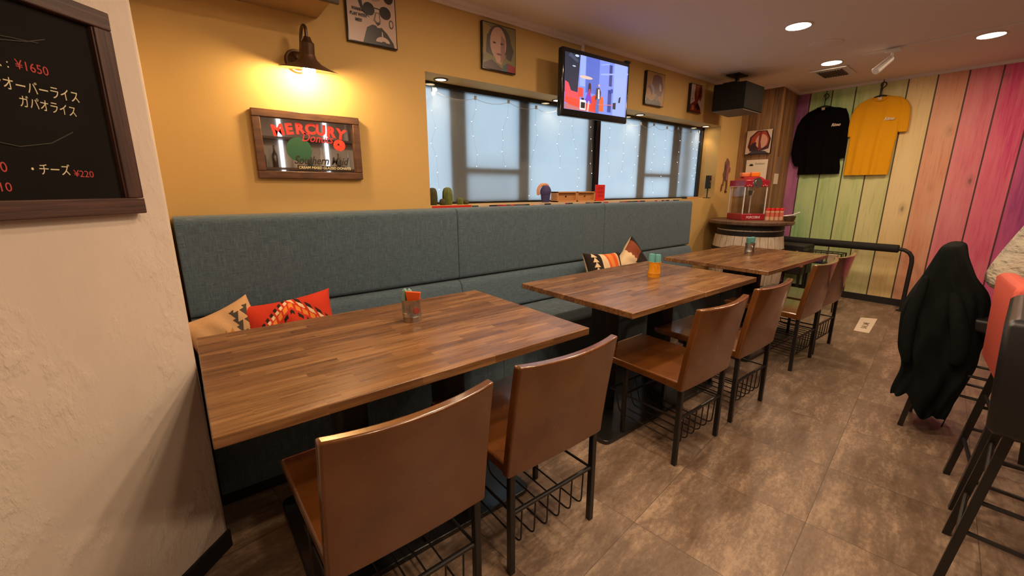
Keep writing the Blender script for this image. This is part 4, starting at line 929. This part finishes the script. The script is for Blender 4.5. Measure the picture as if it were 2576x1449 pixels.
# popcorn machine
PZ = .935
t = thing('popcorn_machine', 'small red popcorn machine with clear sides on the barrel', 'popcorn machine', (5.05, -.385, PZ), rz=math.radians(237.7))
w_ = .27
b = NB(); box(b, (0, 0, .035), (w_, w_, .07)); pb = obj('base', b, M['red'], t, bevel=.006)
b = NB(); box(b, (0, 0, .395), (w_ + .01, w_ + .01, .07)); 
for v in box(b, (0, 0, .445), (w_ - .02, w_ - .02, .045)):
    if v.co.z > .44: v.co.x *= .62; v.co.y *= .62
pr2 = obj('roof', b, M['red'], t, bevel=.004)
cpm = mat('clear_post', (.75, .72, .68), .25)
for sx in (-1, 1):
    for sy in (-1, 1): b = NB(); box(b, (sx * (w_ / 2 - .008), sy * (w_ / 2 - .008), .215), (.010, .010, .29)); obj('corner_post', b, cpm, t, bevel=.001)
for (x, y, sx, sy) in ((w_ / 2 - .006, 0, .003, w_ - .03), (-w_ / 2 + .006, 0, .003, w_ - .03), (0, w_ / 2 - .006, w_ - .03, .003), (0, -w_ / 2 + .006, w_ - .03, .003)):
    b = NB(); box(b, (x, y, .215), (sx, sy, .288)); obj('clear_panel', b, M['acrylic'], t, smooth=False)
b = NB(); cyl(b, (.0, .0, .27), (.0, .0, .32), .055, .06, 24); cyl(b, (0, 0, .32), (0, 0, .36), .01); obj('kettle', b, M['chrome'], t)
b = NB(); cyl(b, (w_ / 2 + .004, 0, .405), (w_ / 2 + .02, 0, .405), .038, .036, 28); cyl(b, (w_ / 2 + .004, 0, .40), (w_ / 2 + .012, 0, .40), .056, .05, 28); obj('medallion', b, M['chrome'], pr2)
b = NB(); text_bm(b, 'POPCORN!', .036, 0, .022, 0, .0004, 'CENTER', 0, .0008, 0, frame_mat((w_ / 2 + .001, 0, 0), (0, 1, 0), (0, 0, 1)), .9); obj('lettering', b, flat(225, 205, 200), pb)
b = NB()
for k in range(12): box(b, (-w_ / 2 + .02 + k * .021, -w_ / 2 - .006, .364), (.013, .002, .008))
for s in (-1, 1):
    for k in range(3): box(b, (w_ / 2 + .006, s * (.07 + k * .02), .372 + (k % 2) * .008), (.002, .01, .008))
obj('lights_trim', b, flat(235, 190, 180), pr2)
t0 = t
# packs on top
def pack(label, dx, dy, w1, h1, c, rz):
    a = math.radians(237.7); x = 5.05 + dx; y = -.385 + dy
    b = NB(); box(b, (0, 0, h1 / 2), (w1, .06, h1)); o = obj('snack_pack', b, flat(*c, .4), bevel=.010, seg=3); o.location = (x, y, PZ + .4675); o.rotation_euler = (0, 0, rz)
    tag(o, label, 'pack', 'packs on the popcorn machine')
pack('pale orange soft pack on popcorn machine roof, left', -.035, .040, .10, .045, (225, 125, 70), math.radians(-38)); pack('bright orange box on popcorn machine roof, right', .022, -.035, .10, .05, (235, 125, 20), math.radians(-38))
# jars with red lids
for i in range(4):
    k = i * .052; x, y = 5.12 + k * .79, -.585 - k * .60
    t = thing('seasoning_jar', ('leftmost', 'second', 'third', 'rightmost')[i] + ' clear seasoning jar with red lid beside popcorn machine', 'jar', (x, y, PZ), group='red-lidded seasoning jars')
    b = NB(); lathe(b, [(.001, .001), (.021, .001), (.022, .01), (.022, .105), (.001, .105)], seg=20); jb = obj('jar_body', b, mat('jar_salt', srgb(225, 180, 145), .5), t)
    b = NB(); lathe(b, [(.0222, .04), (.0224, .04), (.0224, .085), (.0222, .085)], seg=20); obj('jar_label', b, flat(210, 110, 90), jb)
    b = NB(); lathe(b, [(.024, .105), (.024, .128), (.022, .132), (.001, .132)], seg=20); obj('lid', b, flat(205, 30, 28, .35), t)
t = thing('small_bowl', 'small brown metal bowl on barrel edge holding a white spoon', 'bowl', (5.14, -.80, PZ))
b = NB(); lathe(b, [(.001, 0), (.042, 0), (.052, .02), (.058, .052), (.060, .056), (.055, .054), (.048, .02), (.038, .006), (.001, .005)], seg=36); obj('bowl_body', b, mat('brown_metal', (.16, .11, .08), .35, metal=.6), t)
b = NB(); tube(b, [(5.12, -.77, PZ + .058), (5.15, -.82, PZ + .066), (5.16, -.885, PZ + .098)], [.007, .006, .007], 10); sph(b, (5.118, -.765, PZ + .056), (.03, .022, .006), 2)
tag(recenter(obj('spoon', b, M['white']), (5.12, -.77, PZ + .058)), 'white plastic spoon resting across the small bowl', 'spoon')
t = thing('clear_jug', 'clear plastic scoop jar behind the red-lidded jars', 'jar', (5.22, -.50, PZ))
b = NB(); lathe(b, [(.001, .0), (.05, .0), (.055, .17), (.058, .19), (.053, .17), (.048, .005), (.001, .005)], seg=32); obj('jug_body', b, M['acrylic'], t)

# ================================================================== RAIL WITH PADDED BAR
t = thing('handrail', 'black metal rail with padded top bar before rainbow wall', 'rail', (5.95, -1.1, 0))
b = NB(); tube(b, [(5.95, -.43, 0), (5.95, -.43, .655), (5.95, -1.715, .655), (5.95, -1.715, 0)], .019, 14, .13); obj('rail_frame', b, M['blackmatte'], t, world=True)
b = NB(); cyl(b, (5.95, -.48, .655), (5.95, -1.595, .655), .042, .042, 28); obj('padding', b, mat('foam_black', (.012, .012, .012), .8), t, bevel=.008, world=True)
b = NB(); cyl(b, (5.95, -1.715, 0), (5.95, -1.715, .008), .045, .045, 24); cyl(b, (5.95, -.43, 0), (5.95, -.43, .008), .045, .045, 24); obj('foot_flange', b, M['blackmatte'], t, world=True)
# dark crate with orange tail toy behind far table, wire rack
t = thing('storage_crate', 'black storage case standing under the padded rail', 'case', (5.72, -.62, 0))
b = NB(); bb(b, 5.56, 5.88, -.86, -.48, .30, .64); obj('case_body', b, M['blackmatte'], t, bevel=.01, world=True)
b = NB()
for x in (5.59, 5.85):
    for y in (-.83, -.51): bb(b, x - .012, x + .012, y - .012, y + .012, 0, .30)
obj('case_legs', b, M['blackmatte'], t, world=True)
b = NB(); tube(b, [(5.20, -.90, .63), (5.20, -.905, .55), (5.20, -.90, .48), (5.195, -.86, .43)], [.018, .03, .034, .02], 12); tube(b, [(5.2, -.91, .49), (5.2, -.96, .46), (5.2, -.975, .45)], [.026, .02, .012], 10); tube(b, [(5.2, -.88, .46), (5.2, -.82, .42), (5.2, -.80, .415)], [.02, .018, .012], 10)
tag(recenter(obj('plush_toy', b, mat('rust_plush', srgb(150, 80, 45), .9), subsurf=1), (5.2, -.9, .43)), 'rust orange plush tail toy hanging beside the barrel', 'toy')
t = thing('wire_rack', 'small black wire rack with papers behind the farthest chairs', 'rack', (5.3, -1.12, 0))
b = NB()
for z in (.50, .62): tube(b, [(5.30, -.93, z), (5.45, -.93, z), (5.45, -1.27, z), (5.30, -1.27, z), (5.30, -.93, z)], .006, 6)
for (x, y) in ((5.3, -.93), (5.45, -.93), (5.45, -1.27), (5.3, -1.27)): tube(b, [(x, y, 0), (x, y, .62)], .007, 6)
for i in range(7): tube(b, [(5.45, -.95 - i * .05, .50), (5.45, -.95 - i * .05, .62)], .003, 5)
bb(b, 5.30, 5.45, -1.27, -.93, .495, .50); obj('rack_frame', b, M['black'], t, world=True)
b = NB(); bb(b, 5.34, 5.40, -1.22, -1.15, .50, .60); tag(recenter(obj('paper_stack', b, flat(190, 165, 140), bevel=.002), (5.37, -1.18, .50)), 'pale folded leaflets standing in the small wire rack', 'leaflets')
b = NB(); bb(b, 5.34, 5.40, -1.10, -.98, .50, .575); tag(recenter(obj('cloth_bundle', b, flat(62, 62, 100), bevel=.012), (5.37, -1.04, .50)), 'dark blue cloth bundle lying in the small wire rack', 'cloth')

# ================================================================== T-SHIRTS
def garment(name, label, m, outline, sleeves, xw, logo, logo_pos, hanger_y, hook_z, tagc):
    """outline rows: (z, y_left, y_right); garment hangs in front of wall x = XF"""
    yc = (outline[0][1] + outline[0][2]) / 2
    t = thing(name, label, 'shirt', (xw, yc, outline[-1][0]))
    b = NB(); nx = 26
    def loft(rows, th, folds):
        Fv, Bv = [], []
        for j, (z, yl, yr) in enumerate(rows):
            f_, g_ = [], []
            for i in range(nx + 1):
                a = -1 + 2 * i / nx; y = (yl + yr) / 2 - a * abs(yr - yl) / 2 * 1
                y = yl + (yr - yl) * i / nx
                e = math.sqrt(max(0, 1 - a * a)); k = (z - rows[-1][0]) / (rows[0][0] - rows[-1][0])
                fo = folds * math.sin(i * 1.15 + j * .12) * (1 - k) * e + folds * .6 * math.sin(i * .6 + 2 + j * .3) * e
                f_.append(b.verts.new((xw - th * (.35 + .65 * e) * .5 - fo, y, z))); g_.append(b.verts.new((xw + th * .35 * e + .002, y, z)))
            Fv.append(f_); Bv.append(g_)
        for j in range(len(rows) - 1):
            for i in range(nx):
                b.faces.new((Fv[j][i], Fv[j][i + 1], Fv[j + 1][i + 1], Fv[j + 1][i])); b.faces.new((Bv[j][i + 1], Bv[j][i], Bv[j + 1][i], Bv[j + 1][i + 1]))
            b.faces.new((Fv[j][0], Fv[j + 1][0], Bv[j + 1][0], Bv[j][0])); b.faces.new((Fv[j][nx], Bv[j][nx], Bv[j + 1][nx], Fv[j + 1][nx]))
        for r_ in (0, -1):
            for i in range(nx): b.faces.new((Fv[r_][i], Fv[r_][i + 1], Bv[r_][i + 1], Bv[r_][i]))
    loft(outline, .05, .011)
    gb = obj('body', b, m, t, world=True, angle=80)
    for rows in sleeves:
        b = NB(); loft(rows, .04, .0022); obj('sleeve', b, m, t, world=True, angle=80)
    b = NB(); zt = outline[0][0]; tube(b, [(xw - .022, yc + .065, zt + .004), (xw - .034, yc + .04, zt - .028), (xw - .038, yc, zt - .042), (xw - .034, yc - .04, zt - .028), (xw - .022, yc - .065, zt + .004)], .007, 8, .02); obj('neckband', b, m, gb, world=True)
    b = NB(); bb(b, xw - .036, xw - .033, yc - .016, yc + .016, zt - .028, zt - .002); obj('neck_label', b, flat(*tagc), gb, world=True)
    if logo:
        b = NB(); text_bm(b, logo, .045, 0, 0, 0, .0006, 'CENTER', .3, .0015, 0, frame_mat((xw - .036, logo_pos[0], logo_pos[1]), (0, -1, 0), (0, 0, 1)), .9); obj('chest_logo', b, flat(225, 210, 180), gb, world=True)
    h = thing('coat_hanger', 'black hanger carrying the ' + ('yellow T-shirt' if 'yellow' in label else 'black sweatshirt'), 'hanger', (xw, hanger_y, hook_z), group='black hangers on the rainbow wall')
    b = NB(); tube(b, [(xw, yc + .15, zt - .035), (xw - .008, yc + .06, zt + .004), (xw - .012, yc, zt + .022), (xw - .008, yc - .06, zt + .004), (xw, yc - .15, zt - .035)], .007, 8, .03); obj('shoulder_bar', b, M['black'], h, world=True)
    b = NB(); tube(b, [(xw - .012, yc, zt + .02), (xw - .014, yc, zt + .085), (xw - .014, yc - .035, zt + .115), (xw - .012, yc - .02, zt + .15), (xw - .010, yc + .015, zt + .145), (xw, yc + .02, zt + .12)], .005, 8, .02); tube(b, [(xw + .01, yc, zt + .19), (xw - .01, yc, zt + .15), (xw - .02, yc, zt + .06)], .004, 6); obj('hook', b, M['black'], h, world=True)
K1 = mat('black_jersey', (.004, .0035, .004), .95, bump=(25, .5), spec=.06); K2 = mat('yellow_jersey', srgb(232, 165, 22), .85, bump=(25, .5), spec=.2)
garment('sweatshirt', 'black sweatshirt with small white chest logo hanging on green planks', K1,
    [(2.20, -.60, -.70), (2.185, -.56, -.80), (2.16, -.50, -.865), (2.10, -.44, -.875), (1.95, -.43, -.872), (1.75, -.43, -.872), (1.60, -.46, -.885), (1.52, -.475, -.90), (1.445, -.475, -.90)],
    [[(2.165, -.49, -.53), (2.10, -.43, -.51), (2.02, -.395, -.48), (1.85, -.375, -.47), (1.70, -.372, -.46), (1.60, -.40, -.47), (1.55, -.43, -.47)],
     [(2.165, -.83, -.865), (2.10, -.83, -.895), (2.02, -.84, -.915), (1.85, -.85, -.92), (1.70, -.86, -.925), (1.62, -.87, -.925)]], XF - .03, 'Rimo', (-.80, 1.98), -.67, 2.38, (190, 170, 150))
garment('t_shirt', 'mustard yellow T-shirt with faint chest logo hanging beside black sweatshirt', K2,
    [(2.235, -1.07, -1.25), (2.22, -1.03, -1.32), (2.19, -.985, -1.36), (2.12, -.955, -1.385), (2.0, -.95, -1.375), (1.85, -.945, -1.355), (1.65, -.945, -1.345), (1.5, -.945, -1.345), (1.425, -.945, -1.34)],
    [[(2.205, -1.31, -1.345), (2.17, -1.32, -1.385), (2.10, -1.32, -1.42), (2.0, -1.325, -1.43), (1.90, -1.33, -1.432), (1.862, -1.345, -1.43)],
     [(2.20, -.99, -1.02), (2.15, -.95, -1.0), (2.08, -.925, -.98), (1.95, -.918, -.97), (1.85, -.925, -.96)]], XF - .03, 'Rimo', (-1.27, 1.99), -1.16, 2.42, (225, 200, 170))

# ================================================================== FLOOR PAPER
t = thing('floor_notice', 'white paper notice taped to floor near the rail foot', 'notice', (5.05, -1.60, 0), rz=math.radians(6.5))
b = NB(); xq = [(4.757, -1.59), (5.319, -1.515), (5.384, -1.634), (4.772, -1.699)]; prism(b, rprof(xq, .015, 4), .0006, .0016); obj('sheet', b, mat('floor_paper', (.80, .70, .56), .6), t, smooth=False, world=True)
b = NB(); text_bm(b, 'BAR LIME', .06, -.16, -.02, 0, .0002, 'LEFT', 0, .001, 0, Matrix.Translation((5.06, -1.612, .0019)) @ Matrix.Rotation(math.radians(6.5), 4, 'Z'), 1); obj('printed_words', b, flat(110, 85, 65), t, world=True)

# ================================================================== STOOLS
def stool(label, x0, x1, y, zt, m, rz=0, zb=.56, th=.07):
    """rear of the stool faces the aisle (+y), seat towards -y"""
    t = thing('bar_stool', label, 'stool', ((x0 + x1) / 2 + .2 * math.sin(rz), y - .2 * math.cos(rz), 0), rz, group='bar stools along the counter')
    w_ = x1 - x0; h2 = w_ / 2
    b = NB(); n = 12; rows = []
    for (z, r_) in ((zb, .0), (zb + .02, 1), (zt - .12, 1), (zt - .02, 1), (zt, .0)):
        ins = (1 - r_) * .015; lean = .02 * (z - zb) / (zt - zb)
        fr_, bk = [], []
        for i in range(n + 1):
            a = -1 + 2 * i / n; bow = 0
            bk.append(b.verts.new((a * (h2 - ins), .2 + lean + bow - ins, z))); fr_.append(b.verts.new((a * (h2 - ins), .2 + lean + bow - th + ins - .05 * a * a * 0, z)))
        rows.append((fr_, bk))
    for j in range(len(rows) - 1):
        for k in (0, 1):
            for i in range(n):
                q = rows[j][k], rows[j + 1][k]; b.faces.new((q[0][i], q[0][i + 1], q[1][i + 1], q[1][i]))
        for i in (0, n): b.faces.new((rows[j][0][i], rows[j][1][i], rows[j + 1][1][i], rows[j + 1][0][i]))
    for r_ in (0, -1):
        for i in range(n): b.faces.new((rows[r_][0][i], rows[r_][0][i + 1], rows[r_][1][i + 1], rows[r_][1][i]))
    obj('backrest', b, m, t, bevel=.012, seg=3, angle=50)
    b = NB(); box(b, (0, -.03, .63), (w_ - .03, .34, .07)); obj('seat', b, m, t, bevel=.02, seg=4)
    for sx in (-1, 1):
        for (yt, yb) in ((.15, .215), (-.17, -.22)):
            b = NB(); xt, xb = sx * (h2 - .08), sx * (h2 - .045); d = Vector((xb - xt, yb - yt, -.60)); 
            tube(b, [(xt, yt, .60), (xb, yb, 0)], .0155, 4); obj('leg', b, M['black'], t)
    b = NB(); L = lambda sx, sy, z: (sx * (h2 - .08 + .035 * (.6 - z) / .6), (.15 + .065 * (.6 - z) / .6) if sy > 0 else (-.17 - .05 * (.6 - z) / .6), z)
    for z in (.20, .42): tube(b, [L(-1, 1, z), L(1, 1, z)], .007, 8); tube(b, [L(-1, -1, z), L(1, -1, z)], .007, 8)
    for z in (.25, .36):
        for sx in (-1, 1): tube(b, [L(sx, 1, z), L(sx, -1, z)], .007, 8)
    obj('footrest', b, M['black'], t); return t
stool('dark brown leather bar stool nearest the camera', 1.70, 2.17, -2.520, .935, M['darkleather'], .02, zb=.60, th=.10)
stool('coral red bar stool behind the dark brown one', 2.27, 2.66, -2.485, .94, M['coral'], .17)
stool('bar stool hidden beneath the black coat', 2.94, 3.27, -2.235, .95, M['darkleather'])
# coat
b = NB()
out = [(1.004,-2.240,-2.262), (1.0,-2.222,-2.282), (.975,-2.213,-2.290), (.93,-2.200,-2.300), (.871,-2.183,-2.330), (.829,-2.172,-2.346), (.786,-2.160,-2.385), (.743,-2.147,-2.406), (.700,-2.135,-2.413), (.657,-2.126,-2.419), (.614,-2.130,-2.422), (.571,-2.138,-2.423), (.529,-2.143,-2.424), (.486,-2.147,-2.419), (.443,-2.150,-2.416), (.400,-2.160,-2.415), (.357,-2.178,-2.412), (.314,-2.182,-2.404), (.271,-2.179,-2.394), (.229,-2.174,-2.382), (.186,-2.170,-2.374), (.150,-2.168,-2.365), (.125,-2.17,-2.356)]
nr = 72; rings = []
for j, (z, yl, yr) in enumerate(out):
    k = j / (len(out) - 1); hx = .185 if j > 1 else (.15, .175)[j]; cy = (yl + yr) / 2; hy = (yl - yr) / 2; ring = []
    for i in range(nr):
        a = 2 * PI * i / nr; ramp_ = min(1, k * 2.2)
        ex = math.copysign(abs(math.cos(a)) ** .6, math.cos(a)); ey = math.copysign(abs(math.sin(a)) ** .7, math.sin(a))
        fo = (.016 * math.sin(6 * a + z * 7) + .009 * math.sin(11 * a - z * 12) + .006 * math.sin(17 * a + z * 25)) * ramp_
        hem = k ** 5 * (.07 * math.sin(a - .4) + .03 * math.sin(5 * a) + .018 * math.sin(9 * a))
        ring.append(b.verts.new((3.10 + (hx + fo) * ex, cy + (hy + .004 + .014 * k + fo * .45) * ey, z + hem)))
    rings.append(ring)
for p, q in zip(rings, rings[1:]):
    for i in range(nr): b.faces.new((p[i], p[(i + 1) % nr], q[(i + 1) % nr], q[i]))
b.faces.new(rings[0])
tube(b, [(2.93, -2.30, .80), (2.91, -2.33, .70), (2.905, -2.36, .60), (2.905, -2.375, .50), (2.91, -2.37, .42)], [.02, .032, .036, .034, .03], 14)
tube(b, [(2.93, -2.20, .86), (2.915, -2.185, .74), (2.91, -2.172, .62), (2.915, -2.18, .48), (2.92, -2.20, .36)], [.015, .024, .028, .026, .02], 14)
tag(recenter(obj('coat', b, M['coat'], subsurf=1, angle=80), (3.02, -2.26, .5)), 'black coat draped over a bar stool back', 'coat')

# ================================================================== PERSON ON THE STOOL (seen from behind, at the frame edge)
def skin(name, pts, edges, radii, m, parent, root=0, sub=2):
    me = bpy.data.meshes.new(name); me.from_pydata(pts, edges, []); o = bpy.data.objects.new(name, me); col.objects.link(o)
    o.modifiers.new('skin', 'SKIN'); 
    for i, r_ in enumerate(radii): me.skin_vertices[0].data[i].radius = r_ if isinstance(r_, tuple) else (r_, r_)
    me.skin_vertices[0].data[root].use_root = True
    s = o.modifiers.new('sub', 'SUBSURF'); s.levels = s.render_levels = sub
    me.materials.append(m); o.parent = parent; return o
t = thing('person', 'person in cream shirt and dark trousers seated at the counter', 'person', (3.12, -2.555, 0))
# local coordinates around (3.12,-2.62)
pts = [(0, 0, .74), (0, -.02, .90), (0, -.07, 1.08), (0, -.12, 1.24), (0, -.17, 1.34), (0, -.20, 1.43), (0, -.24, 1.55),
       (-.17, -.12, 1.27), (-.24, -.22, 1.05), (-.20, -.44, 1.02), (-.17, -.52, 1.03), (.17, -.12, 1.27), (.24, -.22, 1.05), (.20, -.44, 1.02), (.17, -.52, 1.03),
       (-.09, -.08, .72), (-.11, -.46, .70), (-.11, -.42, .28), (-.11, -.50, .25), (.09, -.08, .72), (.11, -.46, .70), (.11, -.42, .28), (.11, -.50, .25)]
edg = [(0, 1), (1, 2), (2, 3), (3, 4), (4, 5), (5, 6), (3, 7), (7, 8), (8, 9), (9, 10), (3, 11), (11, 12), (12, 13), (13, 14), (0, 15), (15, 16), (16, 17), (17, 18), (0, 19), (19, 20), (20, 21), (21, 22)]
rad_ = [(.15, .11), (.14, .10), (.155, .105), (.15, .10), (.06, .06), (.075, .085), (.085, .10), .065, .045, .035, .03, .065, .045, .035, .03, .085, .06, .045, .035, .085, .06, .045, .035]
skin('body', pts, edg, rad_, M['skin'], t)
for s in (-1, 1):
    for k in range(5):
        b = NB(); x = s * .17 + (k - 2) * .016; l = (.06, .075, .08, .074, .055)[k]
        if k == (4 if s < 0 else 0): pth = [(x, -.53, 1.03), (x - s * .02, -.56, 1.025), (x - s * .03, -.58, 1.012)]
        else: pth = [(x, -.54, 1.03), (x, -.54 - l * .6, 1.03), (x, -.54 - l, 1.008)]
        tube(b, pth, [.009, .0085, .007], 8); obj('finger', b, M['skin'], t)
shirtp = [(0, .005, .765), (0, .0, .86), (0, -.045, 1.0), (0, -.08, 1.12), (0, -.12, 1.24), (0, -.155, 1.33), (-.175, -.12, 1.27), (-.25, -.20, 1.10), (.175, -.12, 1.27), (.25, -.20, 1.10)]
skin('shirt', shirtp, [(0, 1), (1, 2), (2, 3), (3, 4), (4, 5), (4, 6), (6, 7), (4, 8), (8, 9)], [(.215, .205), (.215, .195), (.21, .185), (.205, .175), (.19, .15), (.08, .075), .09, .08, .09, .08], M['cream'], t)
skin('trousers', [(0, .0, .75), (-.10, -.08, .725), (-.115, -.46, .70), (-.112, -.42, .33), (.10, -.08, .725), (.115, -.46, .70), (.112, -.42, .33)], [(0, 1), (1, 2), (2, 3), (0, 4), (4, 5), (5, 6)], [(.17, .14), .10, .075, .06, .10, .075, .06], mat('dark_trousers', (.015, .013, .015), .85), t)
b = NB(); sph(b, (0, -.235, 1.575), (.098, .11, .105), 3); obj('hair', b, mat('dark_hair', (.01, .008, .007), .5), t)
b = NB()
for s in (-1, 1): sph(b, (s * .11, -.47, .235), (.045, .12, .04), 2)
obj('shoes', b, M['blackmatte'], t)

# ================================================================== COUNTER SIDE (outside the frame, lights and mirror reflection)
t = thing('bar_counter', 'long dark wooden bar counter behind the bar stools', 'counter', (3.4, -3.35, 0))
b = NB(); bb(b, .4, 6.0, -3.52, -3.10, .98, 1.02); obj('counter_top', b, M['walnut'], t, bevel=.004, world=True)
b = NB(); bb(b, .5, 6.0, -3.50, -3.28, 0, .98); obj('counter_front', b, mat('counter_panel', (.12, .08, .06), .6), t, world=True)
t = thing('bottle_shelf', 'dark bottle shelf on the wall behind the counter', 'shelf', (1.8, -4.75, 1.2))
for z in (1.55, 1.98):
    b = NB(); bb(b, .3, 3.2, -4.85, -4.60, z, z + .03); obj('shelf_board', b, M['walnut'], t, world=True)
b = NB()
bb(b, .85, .9, -4.845, -4.83, 1.2, 2.4); bb(b, 1.35, 1.40, -4.845, -4.83, 1.2, 2.4); bb(b, 2.0, 2.05, -4.845, -4.83, 1.2, 2.4); obj('added_glow_strip', b, emis('added_strip_glow', (.85, .92, 1), 1.6), t, world=True)  # glowing strips added outside the frame for the mirror to reflect
def bottle(label, x, z, s, m):
    b = NB(); lathe(b, [(.001, 0), (.036 * s, 0), (.038 * s, .01), (.038 * s, .17 * s), (.014 * s, .22 * s), (.013 * s, .30 * s), (.001, .30 * s)], seg=20); o = tag(obj('bottle', b, m), label, 'bottle', 'bottles on the shelf mirrored in the bakery mirror'); o.location = (x, -4.70, z)
bc = [mat('brown_glass', (.06, .03, .015), .15), mat('green_glass', (.02, .06, .03), .15), mat('pale_ceramic', (.6, .45, .33), .4), mat('clear_bottle', (.45, .45, .42), .15), mat('white_label', (.7, .62, .55), .5)]
for i, (x, k, nm) in enumerate(((.95, 3, 'clear'), (1.10, 0, 'squat brown'), (1.25, 0, 'slim brown'), (1.52, 2, 'pale ceramic'), (1.72, 1, 'green'), (1.9, 4, 'white'), (2.15, 0, 'tall brown'), (2.3, 3, 'tall clear'))):
    bottle(nm + ' bottle on the lower shelf behind the counter', x, 1.58, .8 + .12 * (i % 3), bc[k])
for i, (x, k) in enumerate(((2.3, 4), (2.45, 0), (2.6, 3))): bottle(('white', 'brown', 'clear')[i] + ' bottle on the upper shelf behind the counter', x, 2.01, .9, bc[k])
